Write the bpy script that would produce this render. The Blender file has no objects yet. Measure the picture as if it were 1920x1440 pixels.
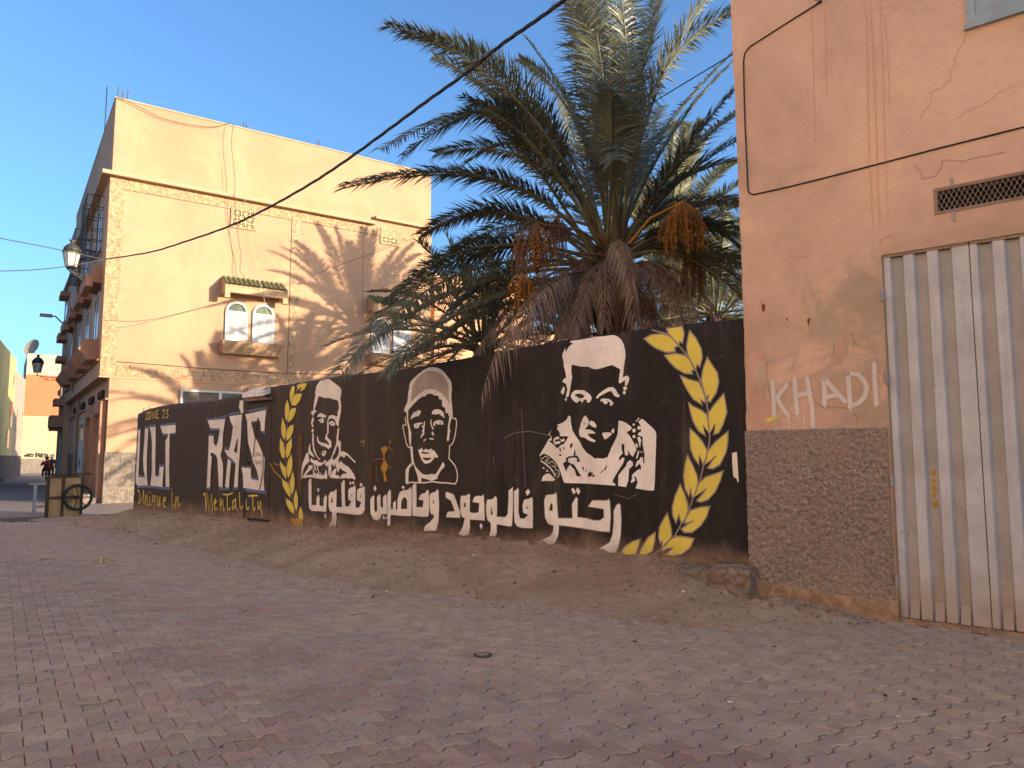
import bpy, math, random
from mathutils import Vector, Matrix, noise
from mathutils.geometry import tessellate_polygon

random.seed(7)
R = math.radians
scene = bpy.context.scene
col = scene.collection

# ---------------------------------------------------------------- camera, sky, sun, exposure
FPX, CAMZ = 1396.0, 1.5                      # focal length in photo pixels (1920 wide), eye height
TH = math.atan(137 / FPX)                    # camera pitch
cam_d = bpy.data.cameras.new('camera')
cam = bpy.data.objects.new('camera', cam_d)
col.objects.link(cam)
cam.location = (0, 0, CAMZ)
cam.rotation_euler = (R(90) + TH, 0, 0)
cam_d.sensor_width = 36
cam_d.lens = 36 * FPX / 1920
cam_d.clip_end = 2000
scene.camera = cam

SUN_EL = R(9.0)
SUN_H = Vector((0.936, -0.352, 0)).normalized()
SUN_V = SUN_H * math.cos(SUN_EL) + Vector((0, 0, math.sin(SUN_EL)))
world = bpy.data.worlds.new('World')
scene.world = world
world.use_nodes = True
wn = world.node_tree.nodes
wl = world.node_tree.links
bg = wn['Background']
sky = wn.new('ShaderNodeTexSky')
sky.sky_type = 'NISHITA'
sky.sun_disc = False
sky.sun_elevation = SUN_EL
sky.sun_rotation = math.atan2(SUN_H.x, SUN_H.y)
sky.altitude = 400
sky.air_density = 1.0
sky.dust_density = 3.4
sky.ozone_density = 4.2
wl.new(sky.outputs[0], bg.inputs['Color'])
bg.inputs['Strength'].default_value = 0.14
sun_d = bpy.data.lights.new('sun', 'SUN')
sun_d.energy = 3.4
sun_d.angle = R(0.45)
sun_d.color = (1.0, 0.80, 0.57)
sun = bpy.data.objects.new('sun', sun_d)
col.objects.link(sun)
sun.rotation_euler = SUN_V.to_track_quat('Z', 'Y').to_euler()
sun.location = (20, -10, 30)
vs = scene.view_settings
vs.view_transform = 'Standard'
vs.look = 'None'
vs.gamma = 1
vs.exposure = 1.72
vs.use_curve_mapping = False
scene.cycles.use_denoising = True
scene.cycles.max_bounces = 6
scene.cycles.diffuse_bounces = 4
scene.cycles.transparent_max_bounces = 8

# ---------------------------------------------------------------- projection helpers (photo pixel -> place)
def ray(u, v):
    x = (u - 960) / FPX
    y = (720 - v) / FPX
    return Vector((x, math.cos(TH) - y * math.sin(TH), math.sin(TH) + y * math.cos(TH)))

def gnd(u, v, z=0.0):
    d = ray(u, v)
    t = (z - CAMZ) / d.z
    return Vector((d.x * t, d.y * t, z))

def pt(u, v, depth):
    d = ray(u, v)
    t = depth / d.y
    return Vector((d.x * t, depth, CAMZ + d.z * t))

class Frame:
    """A vertical plane: local x runs to the right as seen from the street, y into the wall, z up."""
    def __init__(s, P, az, off=0.0):
        s.e = Vector((math.sin(R(az)), math.cos(R(az)), 0))
        s.inn = Vector((-s.e.y, s.e.x, 0))
        s.P = Vector((P[0], P[1], 0)) - s.inn * off
        s.az = az
    def loc(s, u, v, y=0.0):
        d = ray(u, v)
        O = s.P + s.inn * y
        t = O.dot(s.inn) / d.dot(s.inn)
        X = d * t
        return ((X - s.P).dot(s.e), CAMZ + d.z * t)
    def side(s, u, v, x=0.0):
        d = ray(u, v)
        O = s.P + s.e * x
        t = O.dot(s.e) / d.dot(s.e)
        X = d * t
        return ((X - s.P).dot(s.inn), CAMZ + d.z * t)
    def w(s, x, y, z):
        return s.P + s.e * x + s.inn * y + Vector((0, 0, z))
    def to(s, W):
        d = Vector((W[0], W[1], 0)) - s.P
        return d.dot(s.e), d.dot(s.inn)
    def rot(s):
        return R(90 - s.az)

# ---------------------------------------------------------------- object helpers
def tag(o, label=None, cat=None, group=None, kind=None):
    if label: o['label'] = label
    if cat: o['category'] = cat
    if group: o['group'] = group
    if kind: o['kind'] = kind
    return o

def thing(name, loc, rz, label, cat, group=None):
    o = bpy.data.objects.new(name, None)
    o.empty_display_size = 0.2
    col.objects.link(o)
    o.location = loc
    o.rotation_euler = (0, 0, rz)
    return tag(o, label, cat, group)

def ftag(name, fr, label, cat, at=(0, 0), group=None):
    p = fr.w(at[0], at[1], 0)
    return thing(name, p, fr.rot(), label, cat, group)

class MB:
    def __init__(s):
        s.v, s.f, s.m = [], [], []
    def add(s, vs, fs, mi=0):
        b = len(s.v)
        s.v += [tuple(p) for p in vs]
        s.f += [tuple(b + i for i in q) for q in fs]
        s.m += [mi] * len(fs)
        return s
    def box(s, x0, x1, y0, y1, z0, z1, mi=0):
        x0, x1 = min(x0, x1), max(x0, x1)
        y0, y1 = min(y0, y1), max(y0, y1)
        z0, z1 = min(z0, z1), max(z0, z1)
        vs = [(x0, y0, z0), (x1, y0, z0), (x1, y1, z0), (x0, y1, z0), (x0, y0, z1), (x1, y0, z1), (x1, y1, z1), (x0, y1, z1)]
        return s.add(vs, [(0, 3, 2, 1), (4, 5, 6, 7), (0, 1, 5, 4), (1, 2, 6, 5), (2, 3, 7, 6), (3, 0, 4, 7)], mi)
    def hexa(s, p, mi=0):
        return s.add(p, [(0, 3, 2, 1), (4, 5, 6, 7), (0, 1, 5, 4), (1, 2, 6, 5), (2, 3, 7, 6), (3, 0, 4, 7)], mi)
    def sheet(s, poly, y, mi=0):
        tr = tessellate_polygon([[Vector((p[0], p[1], 0)) for p in poly]])
        return s.add([(p[0], y, p[1]) for p in poly], [tuple(t) for t in tr], mi)
    def prism(s, poly, y0, y1, mi=0):
        """poly in the x-z plane, extruded from y0 (front) to y1"""
        n = len(poly)
        tr = tessellate_polygon([[Vector((p[0], p[1], 0)) for p in poly]])
        vs = [(p[0], y0, p[1]) for p in poly] + [(p[0], y1, p[1]) for p in poly]
        fs = [tuple(t) for t in tr] + [tuple(n + i for i in reversed(t)) for t in tr]
        fs += [(i, (i + 1) % n, n + (i + 1) % n, n + i) for i in range(n)]
        return s.add(vs, fs, mi)
    def prismx(s, poly, x0, x1, mi=0):
        """poly in the y-z plane, extruded along x"""
        n = len(poly)
        tr = tessellate_polygon([[Vector((p[0], p[1], 0)) for p in poly]])
        vs = [(x0, p[0], p[1]) for p in poly] + [(x1, p[0], p[1]) for p in poly]
        fs = [tuple(t) for t in tr] + [tuple(n + i for i in reversed(t)) for t in tr]
        fs += [(i, (i + 1) % n, n + (i + 1) % n, n + i) for i in range(n)]
        return s.add(vs, fs, mi)
    def ribbon(s, pts, w, y, mi=0, closed=False, w2=None):
        """a painted stroke on the wall plane: mitred strip in x-z"""
        P = [Vector((p[0], p[1])) for p in pts]
        if closed: P = P + [P[0], P[1]]
        n = len(P)
        L, Rr = [], []
        for i in range(n):
            a = P[max(i - 1, 0)]; b = P[i]; c = P[min(i + 1, n - 1)]
            d1 = (b - a); d2 = (c - b)
            if d1.length < 1e-6: d1 = d2
            if d2.length < 1e-6: d2 = d1
            d1 = d1.normalized(); d2 = d2.normalized()
            t = d1 + d2
            if t.length < 0.35: t = d1
            t = t.normalized()
            nn = Vector((-t.y, t.x))
            k = 1 / max(0.55, abs(nn.dot(Vector((-d1.y, d1.x)))))
            ww = w if w2 is None else w + (w2 - w) * i / (n - 1)
            L.append(b + nn * ww / 2 * k); Rr.append(b - nn * ww / 2 * k)
        for i in range(n - 1):
            if closed and i == n - 2: break
            yy = y - 0.00012 * (i % 4)
            s.add([(q.x, yy, q.y) for q in (L[i], L[i + 1], Rr[i + 1], Rr[i])], [(0, 1, 2, 3)], mi)
        return s
    def disc(s, c, rx, rz, y, n=10, mi=0):
        return s.add([(c[0] + rx * math.cos(2 * math.pi * i / n), y, c[1] + rz * math.sin(2 * math.pi * i / n)) for i in range(n)], [tuple(range(n))], mi)
    def tube(s, pts, r, n=6, r2=None, mi=0, cap=True):
        P = [Vector(p) for p in pts]
        m = len(P)
        vs, fs = [], []
        up = None
        for i, p in enumerate(P):
            t = (P[min(i + 1, m - 1)] - P[max(i - 1, 0)])
            if t.length < 1e-9: t = Vector((0, 0, 1))
            t.normalize()
            if up is None:
                up = t.orthogonal().normalized()
            else:
                up = up - t * up.dot(t)
                up = up.normalized() if up.length > 1e-6 else t.orthogonal().normalized()
            b = t.cross(up)
            rr = r if r2 is None else r + (r2 - r) * i / max(1, m - 1)
            for k in range(n):
                a = 2 * math.pi * k / n
                vs.append(p + (up * math.cos(a) + b * math.sin(a)) * rr)
        for i in range(m - 1):
            for k in range(n):
                fs.append((i * n + k, i * n + (k + 1) % n, (i + 1) * n + (k + 1) % n, (i + 1) * n + k))
        if cap:
            fs.append(tuple(reversed(range(n)))); fs.append(tuple((m - 1) * n + k for k in range(n)))
        return s.add(vs, fs, mi)
    def lathe(s, prof, c=(0, 0, 0), n=12, mi=0, sx=1.0, sy=1.0):
        vs, fs = [], []
        for (r, z) in prof:
            for k in range(n):
                a = 2 * math.pi * (k + 0.5) / n
                vs.append((c[0] + r * sx * math.cos(a), c[1] + r * sy * math.sin(a), c[2] + z))
        m = len(prof)
        for i in range(m - 1):
            for k in range(n):
                fs.append((i * n + k, i * n + (k + 1) % n, (i + 1) * n + (k + 1) % n, (i + 1) * n + k))
        fs.append(tuple(reversed(range(n)))); fs.append(tuple((m - 1) * n + k for k in range(n)))
        return s.add(vs, fs, mi)
    def mesh(s, name, mats, smooth=False):
        me = bpy.data.meshes.new(name)
        me.from_pydata(s.v, [], s.f)
        for m in (mats if isinstance(mats, (list, tuple)) else [mats]):
            me.materials.append(m)
        if any(s.m): me.polygons.foreach_set('material_index', s.m)
        if smooth: me.polygons.foreach_set('use_smooth', [True] * len(me.polygons))
        me.update()
        return me
    def build(s, name, mats, parent=None, smooth=False):
        o = bpy.data.objects.new(name, s.mesh(name, mats, smooth))
        col.objects.link(o)
        o.parent = parent
        return o

def inst(src, name, parent, loc=None, rz=0, data=None):
    o = src.copy()
    o.name = name
    col.objects.link(o)
    o.parent = parent
    if loc is not None: o.location = loc
    o.rotation_euler = (0, 0, rz)
    return o

def copy_tree(o, parent=None):
    c = o.copy()
    col.objects.link(c)
    c.parent = parent
    for ch in list(o.children):
        copy_tree(ch, c)
    return c

def smooth_step(a, b, x):
    t = max(0.0, min(1.0, (x - a) / (b - a)))
    return t * t * (3 - 2 * t)

def interp(xs, ys, x):
    if x <= xs[0]: return ys[0]
    for i in range(len(xs) - 1):
        if x <= xs[i + 1]:
            t = (x - xs[i]) / (xs[i + 1] - xs[i])
            return ys[i] + (ys[i + 1] - ys[i]) * t
    return ys[-1]

def fbm(x, y, z=0.0, oct=4):
    return noise.fractal(Vector((x, y, z)), 1.0, 2.0, oct)

# ---------------------------------------------------------------- materials
class NT:
    def __init__(s, name):
        s.mat = bpy.data.materials.new(name)
        s.mat.use_nodes = True
        s.t = s.mat.node_tree
        s.n = s.t.nodes
        s.p = s.n['Principled BSDF']
        s.out = s.n['Material Output']
        s.tc = s.n.new('ShaderNodeTexCoord')
        s.co = s.tc.outputs['Object']
    def link(s, a, b): s.t.links.new(a, b)
    def noise(s, scale, detail=4, rough=0.6, dist=0.0, co=None, stretch=None):
        k = s.n.new('ShaderNodeTexNoise')
        k.inputs['Scale'].default_value = scale
        k.inputs['Detail'].default_value = detail
        k.inputs['Roughness'].default_value = rough
        k.inputs['Distortion'].default_value = dist
        c = co or s.co
        if stretch:
            mp = s.n.new('ShaderNodeMapping')
            mp.inputs['Scale'].default_value = stretch
            s.link(c, mp.inputs['Vector']); c = mp.outputs[0]
        s.link(c, k.inputs['Vector'])
        return k.outputs['Fac']
    def ramp(s, fac, a, b, lo=0.0, hi=1.0):
        k = s.n.new('ShaderNodeMapRange')
        k.interpolation_type = 'SMOOTHSTEP'
        k.inputs['From Min'].default_value = a
        k.inputs['From Max'].default_value = b
        k.inputs['To Min'].default_value = lo
        k.inputs['To Max'].default_value = hi
        s.link(fac, k.inputs['Value'])
        return k.outputs[0]
    def math(s, op, a, b=None):
        k = s.n.new('ShaderNodeMath')
        k.operation = op
        for i, x in enumerate((a, b)):
            if x is None: continue
            if isinstance(x, (int, float)): k.inputs[i].default_value = x
            else: s.link(x, k.inputs[i])
        return k.outputs[0]
    def mix(s, fac, a, b, mode='MIX'):
        k = s.n.new('ShaderNodeMix')
        k.data_type = 'RGBA'
        k.blend_type = mode
        if isinstance(fac, (int, float)): k.inputs[0].default_value = fac
        else: s.link(fac, k.inputs[0])
        for i, x in ((6, a), (7, b)):
            if isinstance(x, (tuple, list)): k.inputs[i].default_value = (*x[:3], 1)
            else: s.link(x, k.inputs[i])
        return k.outputs[2]
    def sep(s, co=None):
        k = s.n.new('ShaderNodeSeparateXYZ')
        s.link(co or s.co, k.inputs[0])
        return k.outputs
    def color(s, c):
        if isinstance(c, (tuple, list)): s.p.inputs['Base Color'].default_value = (*c[:3], 1)
        else: s.link(c, s.p.inputs['Base Color'])
    def bump(s, h, strength=0.3, dist=0.01, prev=None):
        k = s.n.new('ShaderNodeBump')
        k.inputs['Strength'].default_value = strength
        k.inputs['Distance'].default_value = dist
        s.link(h, k.inputs['Height'])
        if prev is not None: s.link(prev, k.inputs['Normal'])
        s.link(k.outputs[0], s.p.inputs['Normal'])
        return k.outputs[0]
    def rough(s, r, spec=0.3):
        s.p.inputs['Roughness'].default_value = r
        s.p.inputs['Specular IOR Level'].default_value = spec

def shade(c, k): return tuple(min(1, x * k) for x in c)

def plaster(name, c, var=0.22, stain=None, bscale=55, bstr=0.25, big=0.7, rough=0.92, spots=0.0):
    m = NT(name)
    a = m.noise(big, 5, 0.62, 0.4)
    b = m.noise(9, 5, 0.7)
    cc = m.mix(m.ramp(a, 0.35, 0.68), shade(c, 1 - var), shade(c, 1 + var * 0.55))
    cc = m.mix(m.ramp(b, 0.4, 0.75, 0, 0.45), cc, shade(c, 1 - var * 0.9))
    if stain:
        st = m.noise(1.3, 6, 0.7, 0.5, stretch=(1, 1, 0.16))
        cc = m.mix(m.ramp(st, 0.50, 0.74, 0, 0.6), cc, stain)
        pt_ = m.noise(0.45, 4, 0.55, 1.2)
        cc = m.mix(m.ramp(pt_, 0.53, 0.56, 0, 0.28), cc, shade(c, 1.12))
    if spots:
        sp = m.noise(26, 2, 0.5)
        cc = m.mix(m.ramp(sp, 0.66, 0.72, 0, spots), cc, shade(c, 0.5))
    m.color(cc)
    h = m.math('ADD', m.noise(bscale, 4, 0.7), m.math('MULTIPLY', m.noise(bscale / 9, 3, 0.5), 1.6))
    m.bump(h, bstr, 0.012)
    m.rough(rough, 0.2)
    return m.mat

def roughcast(name, c, scale=16, strength=0.9, dist=0.05):
    m = NT(name)
    a = m.noise(scale, 5, 0.65, 0.5)
    b = m.noise(1.2, 4, 0.6)
    cc = m.mix(m.ramp(a, 0.32, 0.7), shade(c, 0.6), shade(c, 1.2))
    cc = m.mix(m.ramp(b, 0.4, 0.7, 0, 0.35), cc, shade(c, 0.7))
    m.color(cc)
    m.bump(a, strength, dist)
    m.rough(0.95, 0.1)
    return m.mat

DUST = (0.32, 0.215, 0.15)
def mural_paint(name, c, var=0.18, dust_top=0.47, dust_amt=0.82, worn=0.35, rough=0.75, streak=True, age=0.12, grime=1.0):
    """paint on the mural wall: brush streaks, wear, and street dust splashed on the lowest half metre"""
    m = NT(name)
    a = m.noise(2.2, 5, 0.7, 0.3)
    b = m.noise(14, 4, 0.7, stretch=(1, 1, 0.25))
    cc = m.mix(m.ramp(a, 0.3, 0.72), shade(c, 1 - var), shade(c, 1 + var * 0.6))
    cc = m.mix(m.ramp(b, 0.45, 0.75, 0, worn * grime), cc, shade(c, 1 - var * 1.2))
    sx = m.sep()
    # the far half of the wall is older, greyer paint
    old = m.ramp(m.math('ADD', sx[0], m.math('MULTIPLY', m.noise(0.8, 3, 0.5), 3.0)), -7.0, 0.0, age, 0.0)
    cc = m.mix(old, cc, m.mix(0.5, cc, (0.17, 0.128, 0.10)))
    if streak:
        st = m.noise(3.5, 5, 0.65, 0.2, stretch=(1, 1, 0.12))
        cc = m.mix(m.ramp(st, 0.52, 0.75, 0, 0.30 * grime), cc, (0.20, 0.145, 0.10))
        sc = m.noise(1.7, 6, 0.75, 1.5)
        cc = m.mix(m.ramp(sc, 0.60, 0.75, 0, 0.22 * grime), cc, (0.24, 0.19, 0.15))
        chip = m.noise(9, 6, 0.8, 0.6)
        cc = m.mix(m.ramp(chip, 0.66, 0.70, 0, 0.55), cc, (0.13, 0.095, 0.07))
        fine = m.noise(60, 2, 0.5)
        cc = m.mix(m.ramp(fine, 0.68, 0.74, 0, 0.35), cc, (0.30, 0.24, 0.19))
    zz = m.math('ADD', sx[2], m.math('MULTIPLY', m.noise(2.6, 5, 0.65), -0.55))
    d = m.ramp(zz, dust_top - 0.5, dust_top - 0.12, dust_amt, 0.0)
    cc = m.mix(d, cc, m.mix(m.ramp(m.noise(22, 4, 0.7), 0.35, 0.7), shade(DUST, 0.8), shade(DUST, 1.15)))
    m.color(cc)
    h = m.math('ADD', m.noise(38, 4, 0.7), m.math('MULTIPLY', m.noise(5, 3, 0.6), 2.2))
    m.bump(h, 0.35, 0.012)
    m.rough(rough, 0.28)
    return m.mat

def metal(name, c, rough=0.5, var=0.15, rust=None, metallic=0.0, streak=False):
    m = NT(name)
    a = m.noise(3, 4, 0.6)
    cc = m.mix(m.ramp(a, 0.35, 0.7), shade(c, 1 - var), shade(c, 1 + var * 0.6))
    if rust:
        b = m.noise(7, 5, 0.7, 0.4, stretch=(1, 1, 0.12) if streak else None)
        cc = m.mix(m.ramp(b, 0.50 if streak else 0.56, 0.72 if streak else 0.68, 0, 0.65 if streak else 0.8), cc, rust)
        if streak:
            sx = m.sep()
            lo = m.ramp(m.math('ADD', sx[2], m.math('MULTIPLY', m.noise(4, 4, 0.7), -0.6)), -0.25, 0.35, 0.7, 0.0)
            cc = m.mix(lo, cc, (0.36, 0.27, 0.20))
            sc = m.noise(30, 3, 0.6)
            cc = m.mix(m.ramp(sc, 0.69, 0.72, 0, 0.7), cc, (0.16, 0.10, 0.07))
    m.color(cc)
    m.rough(rough, 0.4)
    m.p.inputs['Metallic'].default_value = metallic
    m.bump(m.noise(40, 3, 0.6), 0.12, 0.004)
    return m.mat

def glass(name, c=(0.03, 0.035, 0.04), rough=0.12):
    m = NT(name)
    a = m.noise(1.5, 3, 0.6)
    m.color(m.mix(m.ramp(a, 0.4, 0.6), c, shade(c, 1.8)))
    m.rough(rough, 0.6)
    return m.mat

def leafmat(name, c1, c2, trans=0.3, tip=None):
    m = NT(name)
    oi = m.n.new('ShaderNodeObjectInfo')
    a = m.noise(2.5, 3, 0.6)
    f = m.math('ADD', m.math('MULTIPLY', oi.outputs['Random'], 0.7), m.math('MULTIPLY', a, 0.5))
    cc = m.mix(m.ramp(f, 0.2, 0.9), c1, c2)
    b = m.noise(1.3, 2, 0.5)
    if tip: cc = m.mix(m.ramp(b, 0.55, 0.72, 0, 0.7), cc, tip)
    m.color(cc)
    m.rough(0.38, 0.5)
    tr = m.n.new('ShaderNodeBsdfTranslucent')
    m.link(cc, tr.inputs['Color'])
    mx = m.n.new('ShaderNodeMixShader')
    mx.inputs[0].default_value = trans
    m.link(m.p.outputs[0], mx.inputs[1]); m.link(tr.outputs[0], mx.inputs[2])
    m.link(mx.outputs[0], m.out.inputs['Surface'])
    return m.mat

def paver_mat(name, c):
    m = NT(name)
    geo = m.n.new('ShaderNodeNewGeometry')
    co = geo.outputs['Position']
    at = m.n.new('ShaderNodeAttribute'); at.attribute_name = 'rnd'
    oi = m.n.new('ShaderNodeObjectInfo')
    f = m.math('FRACT', m.math('ADD', at.outputs['Fac'], oi.outputs['Random']))
    cc = m.mix(f, shade(c, 0.80), shade(c, 1.16))
    sp = m.noise(85, 4, 0.7, co=co)
    cc = m.mix(m.ramp(sp, 0.5, 0.64, 0, 0.6), cc, shade(c, 1.55))
    sp2 = m.noise(60, 3, 0.65, 0.3, co=co)
    cc = m.mix(m.ramp(sp2, 0.55, 0.66, 0, 0.8), cc, shade(c, 0.42))
    wear = m.noise(3.2, 4, 0.65, co=co)
    cc = m.mix(m.ramp(wear, 0.42, 0.7, 0, 0.5), cc, shade(c, 0.72))
    # street dust lies thick towards the dirt verge
    big = m.noise(0.55, 5, 0.65, 0.4, co=co)
    fine = m.noise(5, 4, 0.7, co=co)
    dst = m.math('ADD', m.math('MULTIPLY', big, 0.75), m.math('MULTIPLY', fine, 0.25))
    sy = m.sep(co)
    # distance in front of the mural wall line
    dist = m.math('ADD', m.math('MULTIPLY', sy[0], 0.643), m.math('MULTIPLY', sy[1], 0.766))
    near = m.ramp(dist, 3.0, 6.0, -0.05, 0.30)
    k = m.ramp(m.math('ADD', dst, near), 0.42, 0.72, 0.0, 0.85)
    cc = m.mix(k, cc, m.mix(m.ramp(fine, 0.3, 0.7), (0.34, 0.258, 0.19), (0.47, 0.365, 0.275)))
    m.color(cc)
    m.bump(m.noise(140, 4, 0.75, co=co), 0.5, 0.004)
    m.rough(0.9, 0.25)
    return m.mat
# ---------------------------------------------------------------- frames of the place
P0 = gnd(1420, 1128)
MW = Frame(P0, 130)                          # mural wall
RB = Frame(P0, 130, off=0.05)                # house with the gate, 5 cm proud of the mural wall
C0 = gnd(193, 943)
GB = Frame(C0, 55.5)                         # gable of the corner house; its street face is local x = 0

M = {}
M['joint'] = plaster('joint_sand', (0.14, 0.108, 0.086), 0.25, bscale=90)
M['pave_grey'] = paver_mat('paver_grey', (0.31, 0.255, 0.205))
M['pave_red'] = paver_mat('paver_red', (0.31, 0.222, 0.183))
M['ground'] = plaster('ground_earth', (0.20, 0.14, 0.10), 0.25)

# far paving: the pieces are too small to tell apart, the material carries on
def far_paving():
    m = NT('far_paving')
    geo = m.n.new('ShaderNodeNewGeometry')
    mp = m.n.new('ShaderNodeMapping')
    mp.inputs['Rotation'].default_value = (0, 0, R(-34.5))
    m.link(geo.outputs['Position'], mp.inputs['Vector'])
    br = m.n.new('ShaderNodeTexBrick')
    br.inputs['Scale'].default_value = 1.0
    br.inputs['Brick Width'].default_value = 0.22
    br.inputs['Row Height'].default_value = 0.11
    br.inputs['Mortar Size'].default_value = 0.006
    br.inputs['Color1'].default_value = (0.30, 0.25, 0.205, 1)
    br.inputs['Color2'].default_value = (0.26, 0.212, 0.172, 1)
    br.inputs['Mortar'].default_value = (0.085, 0.066, 0.052, 1)
    m.link(mp.outputs[0], br.inputs['Vector'])
    big = m.noise(0.5, 5, 0.65, co=geo.outputs['Position'])
    cc = m.mix(m.ramp(big, 0.4, 0.7, 0, 0.6), br.outputs['Color'], (0.33, 0.255, 0.2))
    m.color(cc)
    m.rough(0.92, 0.2)
    return m.mat
M['far_paving'] = far_paving()

def dirt_mat():
    m = NT('verge_dirt')
    a = m.noise(0.9, 6, 0.68, 0.5)
    b = m.noise(11, 5, 0.75)
    c = m.noise(70, 3, 0.7)
    cc = m.mix(m.ramp(a, 0.35, 0.68), (0.43, 0.305, 0.2), (0.60, 0.455, 0.315))
    cc = m.mix(m.ramp(b, 0.48, 0.72, 0, 0.6), cc, (0.31, 0.21, 0.145))
    cc = m.mix(m.ramp(c, 0.6, 0.74, 0, 0.5), cc, (0.6, 0.48, 0.38))
    sx = m.sep()
    up = m.ramp(m.math('ADD', sx[2], m.math('MULTIPLY', b, 0.12)), 0.2, 0.4, 0.0, 0.35)
    cc = m.mix(up, cc, (0.25, 0.155, 0.09))
    m.color(cc)
    h = m.math('ADD', m.math('MULTIPLY', b, 2.0), c)
    m.bump(h, 0.9, 0.03)
    m.rough(0.97, 0.1)
    return m.mat
M['dirt'] = dirt_mat()

# ---------------------------------------------------------------- ground, street, verge
g = MB()
g.add([(-700, -300, -0.07), (700, -300, -0.07), (700, 1100, -0.07), (-700, 1100, -0.07)], [(0, 1, 2, 3)])
tag(g.build('ground', M['ground']), kind='structure')

E1 = GB.e.copy()                             # paving courses run along the gable direction
E2 = GB.inn.copy()                           # and along the street
st = MB()
A, B = -30, 110
def gp(a, b, z): p = E1 * a + E2 * b; return (p.x, p.y, z)
st.add([gp(-34, -14, -0.018), gp(22, -14, -0.018), gp(22, 110, -0.018), gp(-34, 110, -0.018)], [(0, 1, 2, 3)])
street = tag(st.build('street', M['far_paving']), kind='structure')

# height of the dirt against the mural wall, read along the wall foot, and how far it spreads
foot = [(1330, 1060), (1160, 1042), (1000, 1022), (850, 1010), (700, 998), (560, 990), (430, 975), (300, 962), (255, 957)]
fx, fz = zip(*sorted(MW.loc(u, v) for u, v in foot))
edge = [(110, 985), (150, 985), (260, 1005), (400, 1045), (560, 1085), (750, 1116), (950, 1134), (1150, 1158), (1340, 1187), (1440, 1165), (1560, 1168)]
ex, ey = zip(*sorted(MW.to(gnd(u, v)) for u, v in edge))
def dirt_h(x, y):
    """height of the verge at mural-wall coordinates (y negative = towards the street)"""
    base = interp(fx, fz, x)
    if x > -0.9: base = base * (1 - smooth_step(-0.9, 0.1, x)) + 0.05 * smooth_step(-0.9, 0.1, x)
    if x < -14.6: base = 0.28 * (1 - smooth_step(-14.6, -16.4, x) if False else 1 - smooth_step(14.6, 16.2, -x))
    w = max(0.35, -interp(ex, ey, x))
    t = max(0.0, -y) / w
    n = fbm(x * 0.9, y * 0.9, 3.1) * 0.5 + fbm(x * 3.1, y * 3.1, 1.7) * 0.22
    h = base * max(0.0, 1 - t) ** 1.7
    h += 0.030 * (1 - smooth_step(0.55, 1.05, t)) - 0.030 * smooth_step(0.75, 1.25, t)
    h += n * 0.042 * (0.35 + 0.65 * (1 - smooth_step(0.9, 1.3, t)))
    lump = fbm(x * 7.0, y * 7.0, 9.0, 3)
    h += 0.030 * max(0, lump) * (1 - smooth_step(0.1, 1.0, t)) * 2
    h += 0.010 * fbm(x * 16, y * 16, 2.0, 3) * (1 - smooth_step(0.8, 1.3, t))
    h += 0.035 * max(0.0, fbm(x * 4.5, 0.7 + y * 4.5, 6.0, 3)) * (1 - smooth_step(0.0, 0.22, t))
    return h - 0.09 * smooth_step(0.75, 1.35, x)
vm = MB()
NX, NY = 420, 120
X0, X1, Y0, Y1 = -17.4, 1.5, -5.2, 0.06
for j in range(NY + 1):
    ty = j / NY
    y = Y1 + (Y0 - Y1) * ty ** 1.25
    for i in range(NX + 1):
        x = X0 + (X1 - X0) * i / NX
        vm.v.append((x, y, dirt_h(x, y)))
for j in range(NY):
    for i in range(NX):
        a = j * (NX + 1) + i
        vm.f.append((a, a + 1, a + NX + 2, a + NX + 1)); vm.m.append(0)
verge = vm.build('dirt_verge', M['dirt'], None, True)
verge.location = MW.P; verge.rotation_euler = (0, 0, MW.rot())
tag(verge, kind='structure')

# pavers: zigzag blocks, long side along the courses
PL, PW, GAP = 0.205, 0.143, 0.0075
def paver_outline(inset):
    l, w, a = PL / 2, PW / 2, 0.0155
    top = [(-l, w + a), (-l * .66, w + a), (-l * .34, w - a), (l * .34, w - a), (l * .66, w + a), (l, w + a)]
    o = top + [(x, -z) for x, z in top[::-1]]
    res = []
    for x, y in o:
        sx = (-inset if x > 0 else inset) * (0.45 if abs(x) > l * 0.9 else 0.15)
        sy = -inset * 1.15 if y > 0 else inset * 1.15
        res.append((x + sx, y + sy))
    return res
OUT = paver_outline(GAP / 2 + 0.0005)
INN = paver_outline(GAP / 2 + 0.006)
def paver_mesh(mb, cx, cy, dz, tx, ty, mi, world=True):
    n = len(OUT)
    vs = []
    for ring, z in ((INN, 0.0), (OUT, -0.0055), (OUT, -0.03)):
        for x, y in ring:
            zz = z + dz + x * tx + y * ty
            if world:
                p = E1 * (cx + x) + E2 * (cy + y)
                vs.append((p.x, p.y, zz))
            else:
                vs.append((x, y, zz))
    fs = [tuple(reversed(range(n)))]
    for r in range(2):
        for i in range(n):
            fs.append((r * n + i, r * n + (i + 1) % n, (r + 1) * n + (i + 1) % n, (r + 1) * n + i))
    mb.add(vs, fs, mi)

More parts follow.
